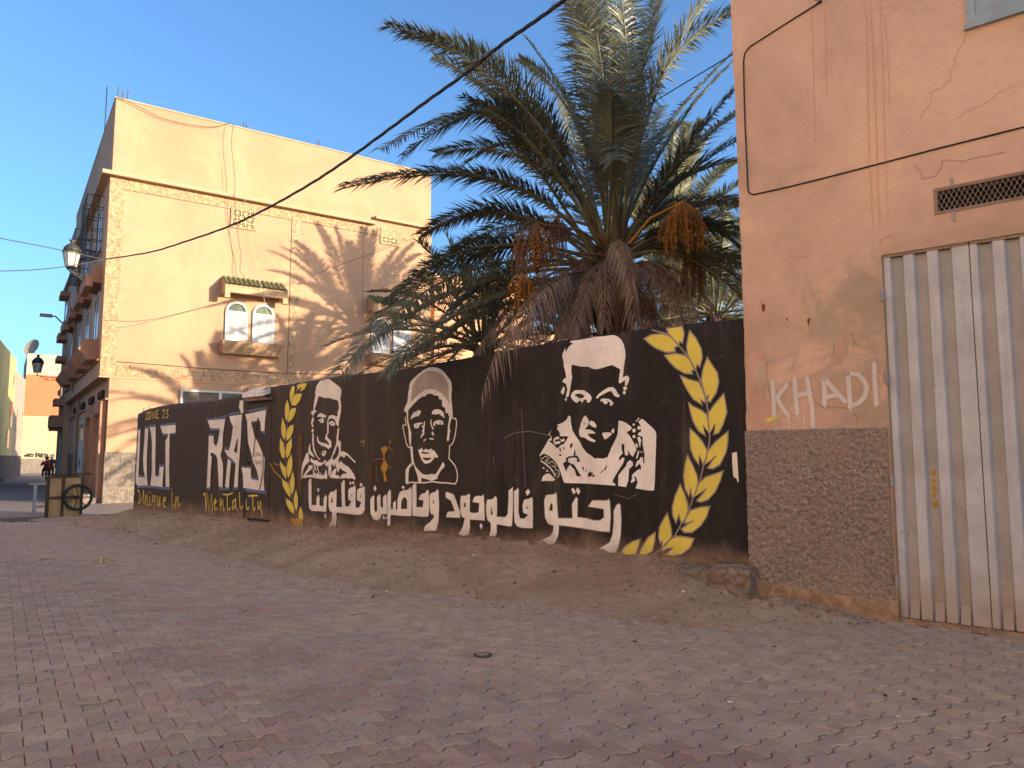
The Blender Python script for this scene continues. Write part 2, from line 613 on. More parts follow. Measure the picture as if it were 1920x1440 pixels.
# red bands laid into the grey paving (read off the photograph on the ground plane)
bands = [[(300, 1142), (475, 1140)], [(410, 1140), (350, 1190), (355, 1235)], [(285, 1243), (500, 1236), (720, 1240)],
         [(655, 1240), (720, 1300), (760, 1380), (800, 1450)], [(690, 1425), (1000, 1415), (1430, 1420)],
         [(120, 1290), (210, 1240), (330, 1195)], [(270, 1320), (420, 1298), (540, 1302)], [(560, 1345), (440, 1400)],
         [(60, 1100), (220, 1103)], [(170, 1415), (250, 1440)], [(1430, 1420), (1500, 1450)], [(120, 1190), (240, 1205)]]
bseg = []
for b in bands:
    q = [gnd(u, v) for u, v in b]
    for i in range(len(q) - 1): bseg.append((q[i], q[i + 1]))
def is_red(p):
    for a, b in bseg:
        ab = b - a
        t = max(0, min(1, (p - a).dot(ab) / max(1e-6, ab.length_squared)))
        if (p - (a + ab * t)).length < 0.17 + 0.05 * noise.noise(p * 3): return True
    return False
rows = []
cells = []
a0, a1, b0, b1 = -16, 9, -3.0, 22.5
rng = random.Random(3)
nb = int((b1 - b0) / PW); na = int((a1 - a0) / PL)
for j in range(nb):
    cy = b0 + j * PW
    sh = (PL / 2 if j % 2 else 0)
    for i in range(na):
        cx = a0 + i * PL + sh
        p = E1 * cx + E2 * cy
        if p.y < 1.6 or p.y > 17.5: continue
        if p.x < -0.80 * p.y - 0.8 or p.x > 0.80 * p.y + 1.0: continue
        lx, ly = MW.to(p)
        if ly > -0.09: continue
        if lx < 1.4:
            if dirt_h(lx, ly) > 0.035: continue
        cells.append((p.x, p.y, cx, cy))
def seen_size(c):
    u = c[0] / c[1]
    inside = abs(u) < 0.70 and c[1] > 3.35
    return (0 if inside else 1, c[1])
order = sorted(range(len(cells)), key=lambda k: seen_size(cells[k]))
single = set(order[:300])
pm = MB(); paver_mesh(pm, 0, 0, 0, 0, 0, 0, world=False)
pme = {}
for key in ('grey', 'red'):
    pme[key] = pm.mesh('paver', M['pave_' + key])
rest = MB(); rnd = []
for k, c in enumerate(cells):
    p = Vector((c[0], c[1], 0))
    red = is_red(p) and rng.random() < 0.93
    dz = rng.gauss(0, 0.0014) + 0.004 * noise.noise(p * 0.9)
    if rng.random() < 0.05: dz -= rng.uniform(0.003, 0.009)
    tx, ty = rng.gauss(0, 0.014), rng.gauss(0, 0.024)
    if k in single:
        o = bpy.data.objects.new('paver', pme['red' if red else 'grey'])
        col.objects.link(o)
        o.parent = street
        o.location = (c[0], c[1], dz)
        o.rotation_euler = (ty, -tx, GB.rot())
    else:
        paver_mesh(rest, c[2], c[3], dz, tx, ty, 1 if red else 0)
        rnd += [rng.random()] * (1 + 2 * len(OUT))
ro = rest.build('pavers', [M['pave_grey'], M['pave_red']], street)
at = ro.data.attributes.new('rnd', 'FLOAT', 'FACE')
at.data.foreach_set('value', (rnd + [0.5] * len(ro.data.polygons))[:len(ro.data.polygons)])
tag(ro, kind='stuff')
jm = MB()
jm.add([gp(-16.3, -3.2, -0.0125), gp(9.3, -3.2, -0.0125), gp(9.3, 22.8, -0.0125), gp(-16.3, 22.8, -0.0125)], [(0, 1, 2, 3)])
jo = jm.build('joint_sand', M['joint'], street)
# ---------------------------------------------------------------- the mural wall
M['mural_black'] = mural_paint('mural_black', (0.0235, 0.0190, 0.0165), 0.25, worn=0.3, age=0.55)
M['mural_white'] = mural_paint('mural_white', (0.90, 0.835, 0.76), 0.15, worn=0.5, streak=True, grime=0.45)
M['mural_taupe'] = mural_paint('mural_taupe', (0.30, 0.255, 0.225), 0.12)
M['mural_yellow'] = mural_paint('mural_yellow', (0.80, 0.64, 0.11), 0.10, streak=True, dust_amt=0.35, age=0.0, grime=0.45)
M['mural_gold'] = mural_paint('mural_gold', (0.55, 0.33, 0.03), 0.2, dust_amt=0.4)
M['mural_ochre'] = mural_paint('mural_ochre', (0.14, 0.085, 0.03), 0.3, worn=0.7)
M['mural_orange'] = mural_paint('mural_orange', (0.52, 0.26, 0.03), 0.2)
M['mural_blue'] = mural_paint('mural_blue', (0.13, 0.19, 0.37), 0.12)
M['bare_top'] = plaster('bare_wall_top', (0.35, 0.27, 0.20), 0.3, bscale=40, bstr=0.6)
M['crumble'] = roughcast('crumbling_concrete', (0.28, 0.21, 0.15), 14, 1.0, 0.05)
M['black_iron'] = metal('black_iron', (0.02, 0.018, 0.017), 0.6)
M['rust_iron'] = metal('rust_iron', (0.10, 0.055, 0.035), 0.8)

mural = ftag('mural_wall', MW, 'long black wall painted with white portraits, laurel wreath and lettering under the palms', 'wall')
tops = [(1393, 598), (1300, 607), (1207, 617), (1066, 637), (916, 664), (860, 674), (760, 692), (690, 700), (640, 705), (580, 715), (510, 725),
        (450, 741), (400, 752), (330, 757), (300, 762), (275, 768), (258, 777)]
tx_, tz_ = zip(*sorted(MW.loc(u, v) for u, v in tops))
WX0, WX1 = MW.loc(254, 870)[0], 0.06
def wall_top(x):
    return interp(tx_, tz_, x) + 0.010 * fbm(x * 6, 2.2) + 0.006 * fbm(x * 21, 5.0) - 0.02 * max(0, fbm(x * 1.7, 8.8) - 0.45)
wm = MB()
NWX = 460
zs = 24
for i in range(NWX + 1):
    x = WX0 + (WX1 - WX0) * i / NWX
    zt = wall_top(x)
    for k in range(zs + 1):
        z = -0.3 + (zt + 0.3) * k / zs
        wob = 0.004 * fbm(x * 1.1, z * 1.1, 4.0, 2)
        wm.v.append((x, max(-0.003, wob), z))
for i in range(NWX):
    for k in range(zs):
        a = i * (zs + 1) + k
        wm.f.append((a, a + zs + 1, a + zs + 2, a + 1)); wm.m.append(0)
# top, back and the far end
nb0 = len(wm.v)
for i in range(NWX + 1):
    x = WX0 + (WX1 - WX0) * i / NWX
    zt = wall_top(x)
    wm.v += [(x, 0.012, zt + 0.004), (x, 0.10 , zt + 0.012 + 0.01 * fbm(x * 9, 1)), (x, 0.2, zt - 0.01), (x, 0.2, -0.3)]
for i in range(NWX):
    a = nb0 + i * 4; f0 = i * (zs + 1) + zs; f1 = f0 + zs + 1
    wm.f += [(f0, f1, a + 4, a), (a, a + 4, a + 5, a + 1), (a + 1, a + 5, a + 6, a + 2), (a + 2, a + 6, a + 7, a + 3)]
    wm.m += [0, 1, 1, 1]
a = nb0
wm.f.append(tuple([k for k in range(zs + 1)] + [a, a + 1, a + 2, a + 3])); wm.m.append(0)
wm.build('wall', [M['mural_black'], M['bare_top']], mural, True)

def tr(pts, o, k, dy=0, dx=0):
    """trace points on an enlarged crop (origin o, magnification k) -> wall coordinates"""
    return [MW.loc(o[0] + (x + dx) / k, o[1] + (y + dy) / k, -0.006) for x, y in pts]
def pp(s):
    q = [float(t) for t in s.replace(',', ' ').split()]
    return list(zip(q[0::2], q[1::2]))
LAY = 0.0022
def yl(n): return -0.0065 - LAY * n

def paint(name, parent, polys, mat, o, k, layer=0, dy=0, dx=0, strokes=(), discs=()):
    if name in ('paint_drip', 'chalk_scratch', 'letter_shadow', 'painted_pupil', 'painted_shadow', 'painted_pattern', 'letter_counter') and len(polys) + len(strokes) + len(discs) > 1:
        for s in polys: paint(name, parent, [s], mat, o, k, layer, dy, dx)
        for s in strokes: paint(name, parent, [], mat, o, k, layer, dy, dx, [s])
        for s in discs: paint(name, parent, [], mat, o, k, layer, dy, dx, (), [s])
        return
    mb = MB()
    for s in polys: mb.sheet(tr(pp(s), o, k, dy, dx), yl(layer))
    for s, w in strokes:
        q = tr(pp(s), o, k, dy, dx)
        ww = w / k * (MW.w(q[0][0], 0, 0).y / FPX) * 1.05
        mb.ribbon(q, ww, yl(layer) - 0.0004)
    for (cx, cy, rx, ry) in discs:
        c = tr([(cx, cy)], o, k, dy, dx)[0]
        sc = MW.w(c[0], 0, 0).y / FPX / k
        mb.disc(c, rx * sc * 1.2, ry * sc, yl(layer) - 0.0008)
    return mb.build(name, mat, parent)

WHITE, BLACK, TAUPE, YEL = M['mural_white'], M['mural_black'], M['mural_taupe'], M['mural_yellow']

# --- portrait beside the small wreath
oA, kA = (560, 705), 14.4
f1 = paint('painted_portrait', mural, [
 "360 950 395 930 405 800 430 640 455 520 445 440 480 270 540 190 575 130 640 120 700 95 810 78 870 115 1060 260 1130 325 1155 390 1140 560 1115 610 1135 690 1150 800 1140 960 1115 1100 1090 1220 1080 1370 1010 1300 1000 1220 960 1170 890 1140 835 1155 810 1190 805 1240 815 1290 808 1440 805 1540 770 1590 775 1660 830 1710 880 1760 880 1840 890 1900 850 1940 800 1975 770 1940 690 1900 640 1895 580 1850 520 1810 495 1730 495 1640 510 1630 530 1690 540 1750 600 1790 680 1810 740 1820 800 1870 820 1860 810 1800 770 1750 715 1710 720 1640 750 1560 775 1530 768 1440 770 1230 800 1120 830 1070 900 1050 970 1065 1030 1110 1050 1060 1055 960 1085 880 1080 760 1065 665 950 635 830 595 700 590 640 580 610 560 540 545 500 680 470 790 440 860 425 900 440 920 475 920 465 990 440 990 425 1000 405 1040 405 1100 390 1095 380 1050 340 1020 335 980",
 "500 1110 515 1060 560 1010 605 1000 660 1020 710 1055 745 1055 750 1085 715 1135 660 1120 590 1105 540 1100",
 "520 1215 560 1175 610 1150 640 1130 670 1160 685 1210 680 1250 655 1255 640 1275 590 1265 580 1230",
 "370 1120 400 1125 412 1170 400 1230 375 1270 400 1350 395 1385 370 1385 335 1280 345 1220 360 1160"], WHITE, oA, kA)
f1['label'] = 'white painted head of a youth in a tall cap and jacket'
paint('painted_detail', f1, [
 "820 1285 835 1245 880 1210 940 1225 985 1270 990 1320 930 1355 880 1340 850 1310"], WHITE, oA, kA, 0)
paint('painted_pupil', f1, ["915 1265 945 1285 935 1310 910 1300", "600 1185 625 1190 615 1225 600 1215"], BLACK, oA, kA, 1)
paint('painted_collar', f1, [
 "345 50 365 0 390 -20 410 0 405 50 375 95 355 80",
 "370 110 405 105 410 300 420 480 450 600 500 720 580 810 575 835 530 800 460 700 400 580 380 450 365 250",
 "1045 0 1095 -60 1090 60 1075 180 1070 300 1100 320 1135 300 1140 400 1135 600 1190 590 1250 610 1340 670 1430 770 1540 880 1530 915 1450 840 1350 740 1270 690 1245 760 1210 760 1140 710 1090 780 1070 880 1085 920 1130 850 1180 900 1250 960 1340 1010 1410 1090 1480 1190 1520 1280 1530 1370 1480 1340 1400 1310 1340 1335 1290 1310 1200 1320 1110 1335 1150 1250 1190 1200 1320 1190 1270 1150 1200 1110 1160 1090 1130 1030 1100 1080 1060 1175 1030 1090 1000 960 970 890 975 1010 950 1000 920 950 885 945 880 1100 870 1200 820 1280 800 1150 800 960 770 1020 750 980 705 960 720 910 800 850 870 790 900 700 950 560 985 480 1020 360 1025 180 1045 80",
 "310 375 320 430 310 520 340 600 400 690 430 770 380 730 310 690 275 630 260 560 275 480",
 "260 610 265 720 290 830 290 870 180 970 130 1080 90 1290 80 1365 60 1300 70 1120 100 920 160 780 200 670",
 "335 770 400 830 510 840 530 880 600 890 660 900 690 840 745 830 720 900 660 940 610 980 520 995 530 1100 560 1160 620 1190 600 1205 530 1160 500 1060 490 980 430 940 480 1100 470 1135 430 1060 400 920 350 900 315 850",
 "370 960 385 1000 350 1080 290 1120 180 1240 390 1220 385 1080 400 1040 430 1170 460 1210 500 1165 530 1195 560 1220 690 1235 710 1150 740 1080 765 1180 775 1290 750 1350 700 1320 620 1345 450 1315 300 1295 100 1320 110 1270 180 1160 250 1060 270 980 330 970",
 "1000 1040 1020 1100 990 1220 1110 1260 1090 1335 840 1305 880 1220 920 1120",
 "620 640 650 590 720 570 750 600 720 700 660 730 625 690"], WHITE, oA, kA, 0, dy=1440)
paint('painted_shadow', f1, ["1050 420 1090 520 1085 640 1050 730 960 830 910 800 930 710 980 640 1010 530"], BLACK, oA, kA, 1, dy=1440)
paint('painted_lip', f1, ["645 640 700 600 720 630 670 670"], M['mural_orange'], oA, kA, 1, dy=1440)

# --- portrait in the tall cap, middle
oC, kC = (745, 680), 12.0
f2 = paint('painted_portrait', mural, [
 "165 1105 150 1085 180 990 225 890 240 760 245 660 265 600 270 500 300 430 370 350 480 250 600 160 700 110 800 100 920 120 1010 170 1080 240 1150 340 1200 400 1220 480 1230 600 1215 700 1220 850 1235 1000 1245 1150 1245 1235 1210 1290 1160 1200 1135 1130 1085 1135 1075 1010 1030 1000 1005 960 1010 880 990 820 950 830 930 760 880 735 830 740 780 700 700 700 640 730 620 765 570 760 480 820 380 920 310 1000 260 1050 245 1100 245 1240 215 1240 205 1110",
 "300 1280 305 1230 340 1160 380 1105 410 1110 450 1080 500 1065 530 1090 520 1140 480 1200 410 1215 350 1240",
 "775 1160 780 1110 820 1060 900 1045 970 1060 1040 1120 1065 1250 1000 1200 940 1155 860 1165"], WHITE, oC, kC)
f2['label'] = 'white painted face of a young man in a tall knitted cap'
paint('painted_cap_shade', f2, ["300 880 320 700 345 520 420 380 560 240 700 180 900 200 1030 290 1120 420 1150 560 1160 760 1180 920 1100 800 1000 690 870 610 740 590 600 620 470 720 370 820"], mural_paint('mural_white_thin', (0.52, 0.42, 0.345), 0.2, worn=0.6), oC, kC, 1)
paint('painted_outline', f2, [
 "340 920 260 985 190 1080 180 1380 220 1420 250 1400 250 1200 270 1060 350 960",
 "215 -100 240 -90 250 0 290 170 315 270 310 450 300 560 345 570 350 720 365 880 400 1000 480 1100 560 1180 650 1205 760 1185 860 1190 920 1100 980 1000 1030 910 1065 970 1050 1040 1000 1080 950 1160 910 1240 900 1290 800 1330 760 1345 700 1310 600 1290 540 1270 540 1360 470 1360 460 1250 420 1130 370 990 320 900 290 600 260 400 250 200 215 0",
 "1160 -200 1220 -90 1200 0 1185 60 1175 150 1195 220 1175 280 1165 420 1135 450 1110 410 1130 280 1140 100 1160 -20 1170 -100",
 "370 110 375 60 430 40 510 25 560 30 575 60 510 60 500 110 460 155 400 155",
 "805 90 815 30 840 0 890 -20 950 -30 1010 -15 1040 30 1030 75 960 70 900 75 870 40 850 60 860 105 830 105",
 "600 0 625 0 610 150 605 300 550 350 525 390 530 320 570 270 555 220 580 160 545 100 560 80 590 110",
 "790 220 815 260 830 320 800 320 765 270", "590 460 595 420 635 385 650 405", "710 400 730 375 790 375 835 420 780 410",
 "470 640 520 630 545 590 575 640 590 650 650 615 700 645 760 610 790 650 830 655 860 700 920 790 900 815 830 810 810 860 740 930 640 960 590 930 540 850 500 750"],
 WHITE, oC, kC, 0, dy=1320, strokes=[
 ("1250 -75 1310 -60 1335 0 1330 100 1305 300 1265 450 1235 510 1175 555 1172 700 1160 830 1240 925 1305 1010 1345 1130 1355 1240 1340 1350 1300 1410 1230 1400 1100 1385 960 1380 800 1355 620 1380 430 1380 310 1370 225 1400", 28),
 ("185 -100 175 -50 195 20 190 85 150 80 120 110 150 240 180 380 205 500 240 570 290 600", 25), ("760 -40 755 30 775 110 815 180", 36)])
paint('painted_shadow', f2, ["540 680 590 690 680 700 755 715 650 735 545 720", "560 810 620 820 780 820 720 870 650 885 600 860",
 "418 85 445 85 445 110 418 110", "955 15 985 15 985 40 955 40", "575 640 590 650 590 685 572 680"], BLACK, oC, kC, 1, dy=1320)

# --- large portrait with the patterned shirt
oE, kE = (1040, 620), 9.0
f3 = paint('painted_portrait', mural, [
 "130 440 135 390 180 290 190 370 215 310 250 260 310 215 250 190 300 165 430 155 560 130 700 100 830 95 960 75 1020 80 1080 110 1130 160 1165 230 1190 330 1195 430 1175 560 1160 700 1150 790 1220 755 1260 790 1250 860 1220 925 1185 925 1190 830 1100 895 1080 870 1090 770 1110 655 1040 615 970 580 880 605 800 630 720 650 640 645 570 610 430 605 330 580 285 575 280 680 295 790 270 930 240 1100 215 1125 190 1110 215 980 190 900 130 860 150 820 195 790 180 690 155 600 150 520",
 "150 935 175 980 160 1060 130 1080 100 1035 130 980", "185 1130 210 1140 190 1195 172 1160",
 "270 1110 290 1050 340 1005 420 1000 500 1010 570 1055 615 1100 625 1150 590 1210 550 1215 540 1190 545 1165 510 1160 480 1190 465 1225 440 1180 400 1190 380 1220 340 1205 290 1150",
 "695 1130 740 1070 820 1010 900 960 980 950 1030 990 1065 1060 1105 1105 1060 1125 1010 1105 980 1060 960 1020 910 1025 830 1070 770 1100 720 1150",
 "770 1200 780 1150 850 1145 910 1150 950 1170 995 1225 960 1270 930 1260 940 1220 910 1195 890 1225 850 1245 820 1220 815 1195 790 1190"],
 WHITE, oE, kE, discs=[(1190, 972, 32, 34), (1175, 1045, 24, 32)])
f3['label'] = 'large white painted portrait with short hair and a patterned shirt'
paint('painted_pupil', f3, ["345 1080 400 1060 470 1075 505 1110 470 1140 410 1140 390 1115 350 1105"], BLACK, oE, kE, 1, discs=[(888, 1183, 9, 9)])
oF = (1000, 770)
paint('painted_shirt', f3, [
 "600 80 630 110 635 200 660 330 720 430 790 530 830 620 900 710 990 770 1035 810 1080 800 1170 810 1250 785 1280 720 1320 620 1380 500 1420 410 1440 170 1510 180 1580 215 1665 285 1640 330 1570 360 1630 430 1690 530 1740 660 1720 700 1680 780 1640 740 1590 660 1600 750 1550 755 1535 650 1540 570 1490 560 1490 640 1510 720 1460 770 1440 820 1465 840 1500 790 1540 800 1520 880 1400 1070 1340 1180 1345 1215 1390 1240 1380 1265 1300 1260 1100 1245 900 1230 530 1220 510 1195 470 1070 430 960 370 860 290 780 180 720 140 745 100 775 115 730 200 590 270 465 295 470 295 425 250 405 315 320 268 400 310 440 310 500 265 515 350 580 400 640 460 585 520 560 590 445 560 430 450 430 440 360 395 300 420 270 400 240 500 200 560 150",
 "345 470 400 435 440 450 430 480 370 490 365 530 400 520 440 510 465 540 440 560 400 560 370 580 335 520", "445 480 490 490 515 460 530 500 500 530 460 510",
 "880 80 930 150 940 200 920 260 865 315 960 320 1010 345 1055 380 1000 390 930 385 920 410 960 450 1055 510 1030 535 950 510 850 450 820 455 780 420 770 350 800 220 840 120",
 "945 200 970 165 1030 190 1065 250 1055 295 980 260 950 230",
 "1160 375 1240 365 1310 370 1325 400 1230 480 1200 480 1175 430", "1315 330 1360 290 1368 350 1355 385 1320 365",
 "135 1190 160 1110 210 1070 270 1060 320 1110 370 1160 330 1190 200 1185", "155 950 200 970 165 990", "230 990 255 1025 215 1030",
 "1770 185 1830 135 1870 160 1990 270 2060 340 2075 400 2070 640 2060 900 2050 1200 2040 1340 1990 1350 1890 1340 1725 1310 1760 1210 1730 1120 1700 1105 1720 1180 1660 1220 1645 1200 1670 1140 1660 1090 1710 1040 1790 980 1810 1010 1820 940 1790 890 1750 940 1725 955 1730 900 1750 850 1790 830 1810 780 1850 790 1855 880 1875 900 1875 740 1860 650 1845 570 1845 440 1760 410 1780 370 1820 350 1810 250",
 "1630 830 1680 870 1685 920 1615 990 1605 1180 1565 1290 1430 1270 1435 1090 1490 1020 1560 940 1580 880",
 "1755 450 1800 440 1820 500 1810 560 1800 630 1775 540", "1720 540 1765 580 1760 630 1725 610", "1770 670 1790 690 1755 815 1730 800", "1800 690 1830 690 1850 720 1810 700", "1780 115 1790 130 1735 190 1725 180"],
 WHITE, oF, kE, 0, strokes=[("125 845 210 900 290 970 340 1040 375 1110", 22), ("120 800 160 815 195 765 265 800 245 845 215 825 205 855 270 890 310 850 370 900 372 945 340 945 312 920", 9), ("372 945 380 1000 430 1010 445 1080 400 1135", 9), ("385 1060 420 1065", 8)],
 discs=[(1695, 235, 18, 20), (1785, 290, 30, 32), (1700, 335, 28, 36), (1700, 437, 25, 28)])
paint('painted_pattern', f3, ["645 540 670 570 635 645 615 600", "520 605 530 640 515 665 505 630", "440 620 465 630 465 700 445 690", "430 740 470 730 475 765 445 765",
 "705 640 715 700 710 760 745 760 770 800 795 860 740 865 700 790 600 800 580 850 610 880 680 900 720 960 810 1110 730 1105 700 1000 620 910 580 960 555 1030 500 890 550 860 555 800 600 770 680 765 690 700",
 "820 950 855 950 850 1025", "890 980 905 990 880 1055", "945 1030 1010 1050 970 1115 910 1110", "1015 1070 1045 1110 980 1115", "855 190 870 215 850 245",
 "1118 1060 1200 985 1235 920 1248 925 1228 975 1232 1005 1215 990 1140 1055"], BLACK, oF, kE, 1)
paint('painted_heart', f3, ["590 830 620 800 690 790 740 800 740 840 670 905 620 880"], WHITE, oF, kE, 2)

# --- Arabic lettering, right to left: each joined group of letters is a part, its grey edge a sub-part
def letters(o, k, outline, holes=(), dots=(), name='letter_group', wst=13):
    L = paint(name, mural, [outline], WHITE, o, k, 1)
    paint('letter_edge', L, [], TAUPE, o, k, 0, strokes=[(outline + ' ' + ' '.join(outline.split()[:4]), wst * 2)])
    if holes: paint('letter_counter', L, list(holes), BLACK, o, k, 2)
    for d in dots: paint('letter_dot', L, [d], WHITE, o, k, 1)
    return L
oH, kH = (560, 880), 10.286
letters(oH, kH, "190 240 215 185 245 180 250 300 250 690 345 690 345 560 385 480 405 560 400 700 480 715 485 560 525 490 545 540 540 720 530 820 400 805 250 800 205 750 195 600", (), ("380 350 405 390 380 445 358 390", "515 850 540 900 520 950 495 880"), wst=6)
letters(oH, kH, "580 520 605 450 640 430 690 425 720 385 735 400 730 600 725 730 840 730 830 500 825 280 870 205 890 230 890 500 900 720 970 715 1020 610 960 580 960 400 1000 355 1050 345 1090 300 1100 400 1095 600 1100 745 1170 740 1210 630 1125 590 1130 400 1180 360 1230 355 1250 330 1275 340 1280 550 1275 780 1230 860 1150 880 900 850 725 830 735 960 720 1080 690 1160 580 1170 590 1080 640 1000 650 830 600 790 580 700",
 ("640 545 655 540 660 640 625 640", "1030 470 1040 500 1025 520 1018 490", "1200 480 1215 530 1185 530"), ("1000 225 1022 265 1005 310 980 265", "1055 220 1080 255 1050 300 1035 255", "1205 255 1235 300 1210 340 1175 300"), wst=7)
oI, kI = (680, 880), 10.2875
letters(oI, kI, "150 580 200 505 225 520 225 780 250 835 285 800 280 540 325 485 345 510 345 700 365 740 395 740 395 540 440 485 460 500 470 700 465 860 365 865 340 950 270 985 200 950 155 850", (), ("240 310 272 365 240 430 210 365", "405 885 430 925 410 970 385 930", "450 900 465 935 445 975 438 940"), wst=8)
letters(oI, kI, "480 470 520 390 545 420 545 760 590 775 590 650 640 605 640 780 670 780 680 560 720 440 790 405 870 400 930 345 945 400 950 650 940 900 800 900 560 875 535 900 535 1080 480 1085 480 880", ("750 620 790 540 830 540 860 600 860 760 745 765",), ("780 310 815 350 790 385 752 348",), wst=8)
letters(oI, kI, "960 340 1000 265 1035 290 1040 550 1035 730 1160 735 1180 600 1085 580 1110 500 1150 470 1210 460 1250 395 1275 420 1280 800 1270 905 1150 915 968 890 965 700", wst=8)
letters(oI, kI, "1292 540 1310 470 1350 450 1400 440 1440 385 1465 420 1475 700 1465 1000 1420 1180 1180 1190 1210 1090 1300 1020 1370 940 1380 880 1320 860 1295 750", ("1365 570 1385 650 1355 660",), wst=8)
oJ, kJ = (820, 900), 10.105
letters(oJ, kJ, "160 245 180 230 290 265 325 310 430 600 430 715 170 700 200 605 335 595 265 395 165 330", wst=9)
letters(oJ, kJ, "438 400 450 305 560 295 600 262 618 290 614 615 700 632 785 615 800 435 668 412 705 325 760 302 840 307 880 278 892 500 898 765 615 745 618 900 595 1035 500 1055 405 1028 485 900 525 728 465 688 442 600", ("510 430 540 435 540 520 510 510",), ("830 815 860 865 835 940 800 865",), wst=9)
letters(oJ, kJ, "926 480 946 375 1050 367 1100 308 1128 340 1132 600 1124 697 1290 707 1336 645 1350 400 1356 205 1432 135 1434 400 1424 700 1412 862 1380 878 1124 834 1128 1000 1095 1078 984 1066 1016 960 1016 815 955 757 932 650", ("1020 480 1055 650 1020 665",), wst=9)
letters(oJ, kJ, "1456 225 1528 155 1543 200 1538 600 1565 727 1640 738 1728 660 1628 615 1618 480 1648 376 1740 357 1790 328 1808 360 1812 700 1808 912 1600 903 1514 873 1466 797 1457 600", ("1720 490 1725 545 1690 540",), ("1725 165 1765 235 1705 300 1670 230",), wst=9)
oK, kK = (1000, 900), 9.6
letters(oK, kK, "200 370 230 280 300 267 370 262 405 228 420 260 430 500 446 692 710 692 700 430 770 312 798 335 790 672 950 692 1100 732 1205 732 1277 675 1272 520 992 475 1068 372 1200 372 1335 372 1352 345 1374 372 1390 640 1372 932 1200 918 900 868 700 838 460 808 450 980 402 1105 355 1155 130 1185 70 1122 155 1078 306 1018 360 925 370 825 268 780 216 675",
 ("320 410 350 440 350 555 285 545",), ("720 135 770 220 725 260 685 170", "805 130 850 210 810 265 765 180"), wst=12)
letters(oK, kK, "1452 555 1498 458 1540 428 1566 445 1584 700 1570 1000 1530 1200 1485 1300 1330 1302 1165 1250 1236 1208 1380 1125 1430 980 1452 750", wst=12)

# --- wreaths: every leaf a part with its grey edge
oL, kL = (1150, 590), 6.0
big_leaves = ["600 150 780 128 800 220 780 320 745 300 740 340 680 280 620 210", "350 270 430 225 550 215 640 240 740 350 690 370 700 415 600 425 480 380 400 320",
 "860 180 930 260 990 380 1005 480 975 590 945 560 930 620 880 540 840 460 825 360 840 260", "575 455 700 435 800 455 860 500 915 620 880 630 895 670 800 660 700 600 640 540",
 "1060 475 1120 570 1175 660 1190 760 1160 880 1090 985 1060 970 1080 890 1045 940 1010 820 990 740 1010 610", "755 685 860 730 960 755 1010 850 1040 960 1030 990 980 950 1005 1020 900 950 840 860 790 770",
 "1245 885 1265 990 1280 1100 1240 1230 1190 1330 1130 1350 1150 1220 1080 1350 1070 1200 1070 1110 1130 1020", "845 985 900 1030 1000 1080 1060 1130 1075 1250 1080 1340 1010 1240 1040 1365 960 1310 900 1200 870 1100",
 "865 1280 920 1330 1000 1420 1060 1530 1050 1610 1010 1690 970 1580 965 1690 910 1610 870 1510 862 1380", "1295 1310 1290 1440 1270 1550 1200 1690 1120 1735 1060 1725 1130 1620 1160 1585 1030 1690 1060 1540 1150 1430",
 "835 1575 890 1680 945 1810 955 1890 930 2000 890 2070 870 1950 855 2050 810 1960 790 1820 810 1670", "1240 1755 1210 1860 1150 1990 1070 2080 990 2110 935 2095 1010 2010 1045 1960 900 2060 960 1900 1040 1825 1150 1790",
 "755 1905 800 2000 840 2130 845 2210 810 2300 770 2350 745 2280 740 2240 710 2350 670 2260 665 2160 700 2030", "1090 2155 1060 2260 990 2370 890 2450 800 2450 765 2410 860 2340 905 2320 800 2350 820 2280 870 2200 980 2165",
 "610 2230 640 2340 660 2440 660 2500 620 2550 545 2620 555 2540 530 2570 510 2500 520 2390 560 2310", "910 2520 870 2620 780 2690 680 2715 590 2695 680 2620 620 2630 560 2655 540 2640 640 2530 720 2490 820 2500",
 "475 2445 470 2550 440 2660 360 2710 280 2715 320 2620 390 2510", "305 2525 290 2600 250 2710 70 2705 130 2610 220 2550"]
for s in big_leaves:
    L = paint('wreath_leaf', mural, [s], YEL, oL, kL, 1)
    paint('leaf_edge', L, [], TAUPE, oL, kL, 2, strokes=[(s + ' ' + ' '.join(s.split()[:4]), 15)])
paint('wreath_stem', mural, [], TAUPE, oL, kL, 0, strokes=[("430 172 600 215 740 350 825 450 930 630 980 750 1045 940 1065 1100 1085 1350 1080 1440 1060 1530 1015 1700 970 1890 895 2070 850 2200 755 2370 690 2490 540 2640 430 2710", 17)])
oN, kN = (500, 700), 9.0
small_leaves = ["515 200 590 170 690 165 640 270 560 310 600 230 510 290 530 230 505 230", "455 200 480 235 470 330 440 450 410 510 395 450 390 330 420 240", "490 350 560 335 605 350 560 470 500 540 440 545 410 500 450 400",
 "350 440 385 550 385 650 355 780 330 810 310 700 315 560", "505 580 480 690 430 780 370 830 365 760 390 640 430 590", "270 745 320 880 330 970 320 1080 295 1130 255 1040 245 920", "460 865 450 980 400 1090 340 1140 330 1050 350 940 400 880",
 "230 1080 290 1180 310 1290 310 1430 260 1420 220 1280", "430 1080 430 1230 390 1380 340 1440 320 1350 340 1200",
 "225 1460 270 1530 330 1600 340 1680 330 1790 270 1690 235 1580", "425 1360 440 1470 435 1600 390 1740 360 1760 340 1630 360 1470", "260 1780 330 1830 380 1890 410 2000 400 2100 330 2010 275 1900",
 "445 1640 475 1780 470 1930 440 2050 410 1990 390 1850 420 1720", "320 2105 390 2140 440 2200 470 2300 460 2380 390 2310 340 2210", "500 1950 530 2090 530 2230 510 2330 470 2250 460 2090", "575 2240 610 2330 625 2430 610 2510 540 2510 540 2350"]
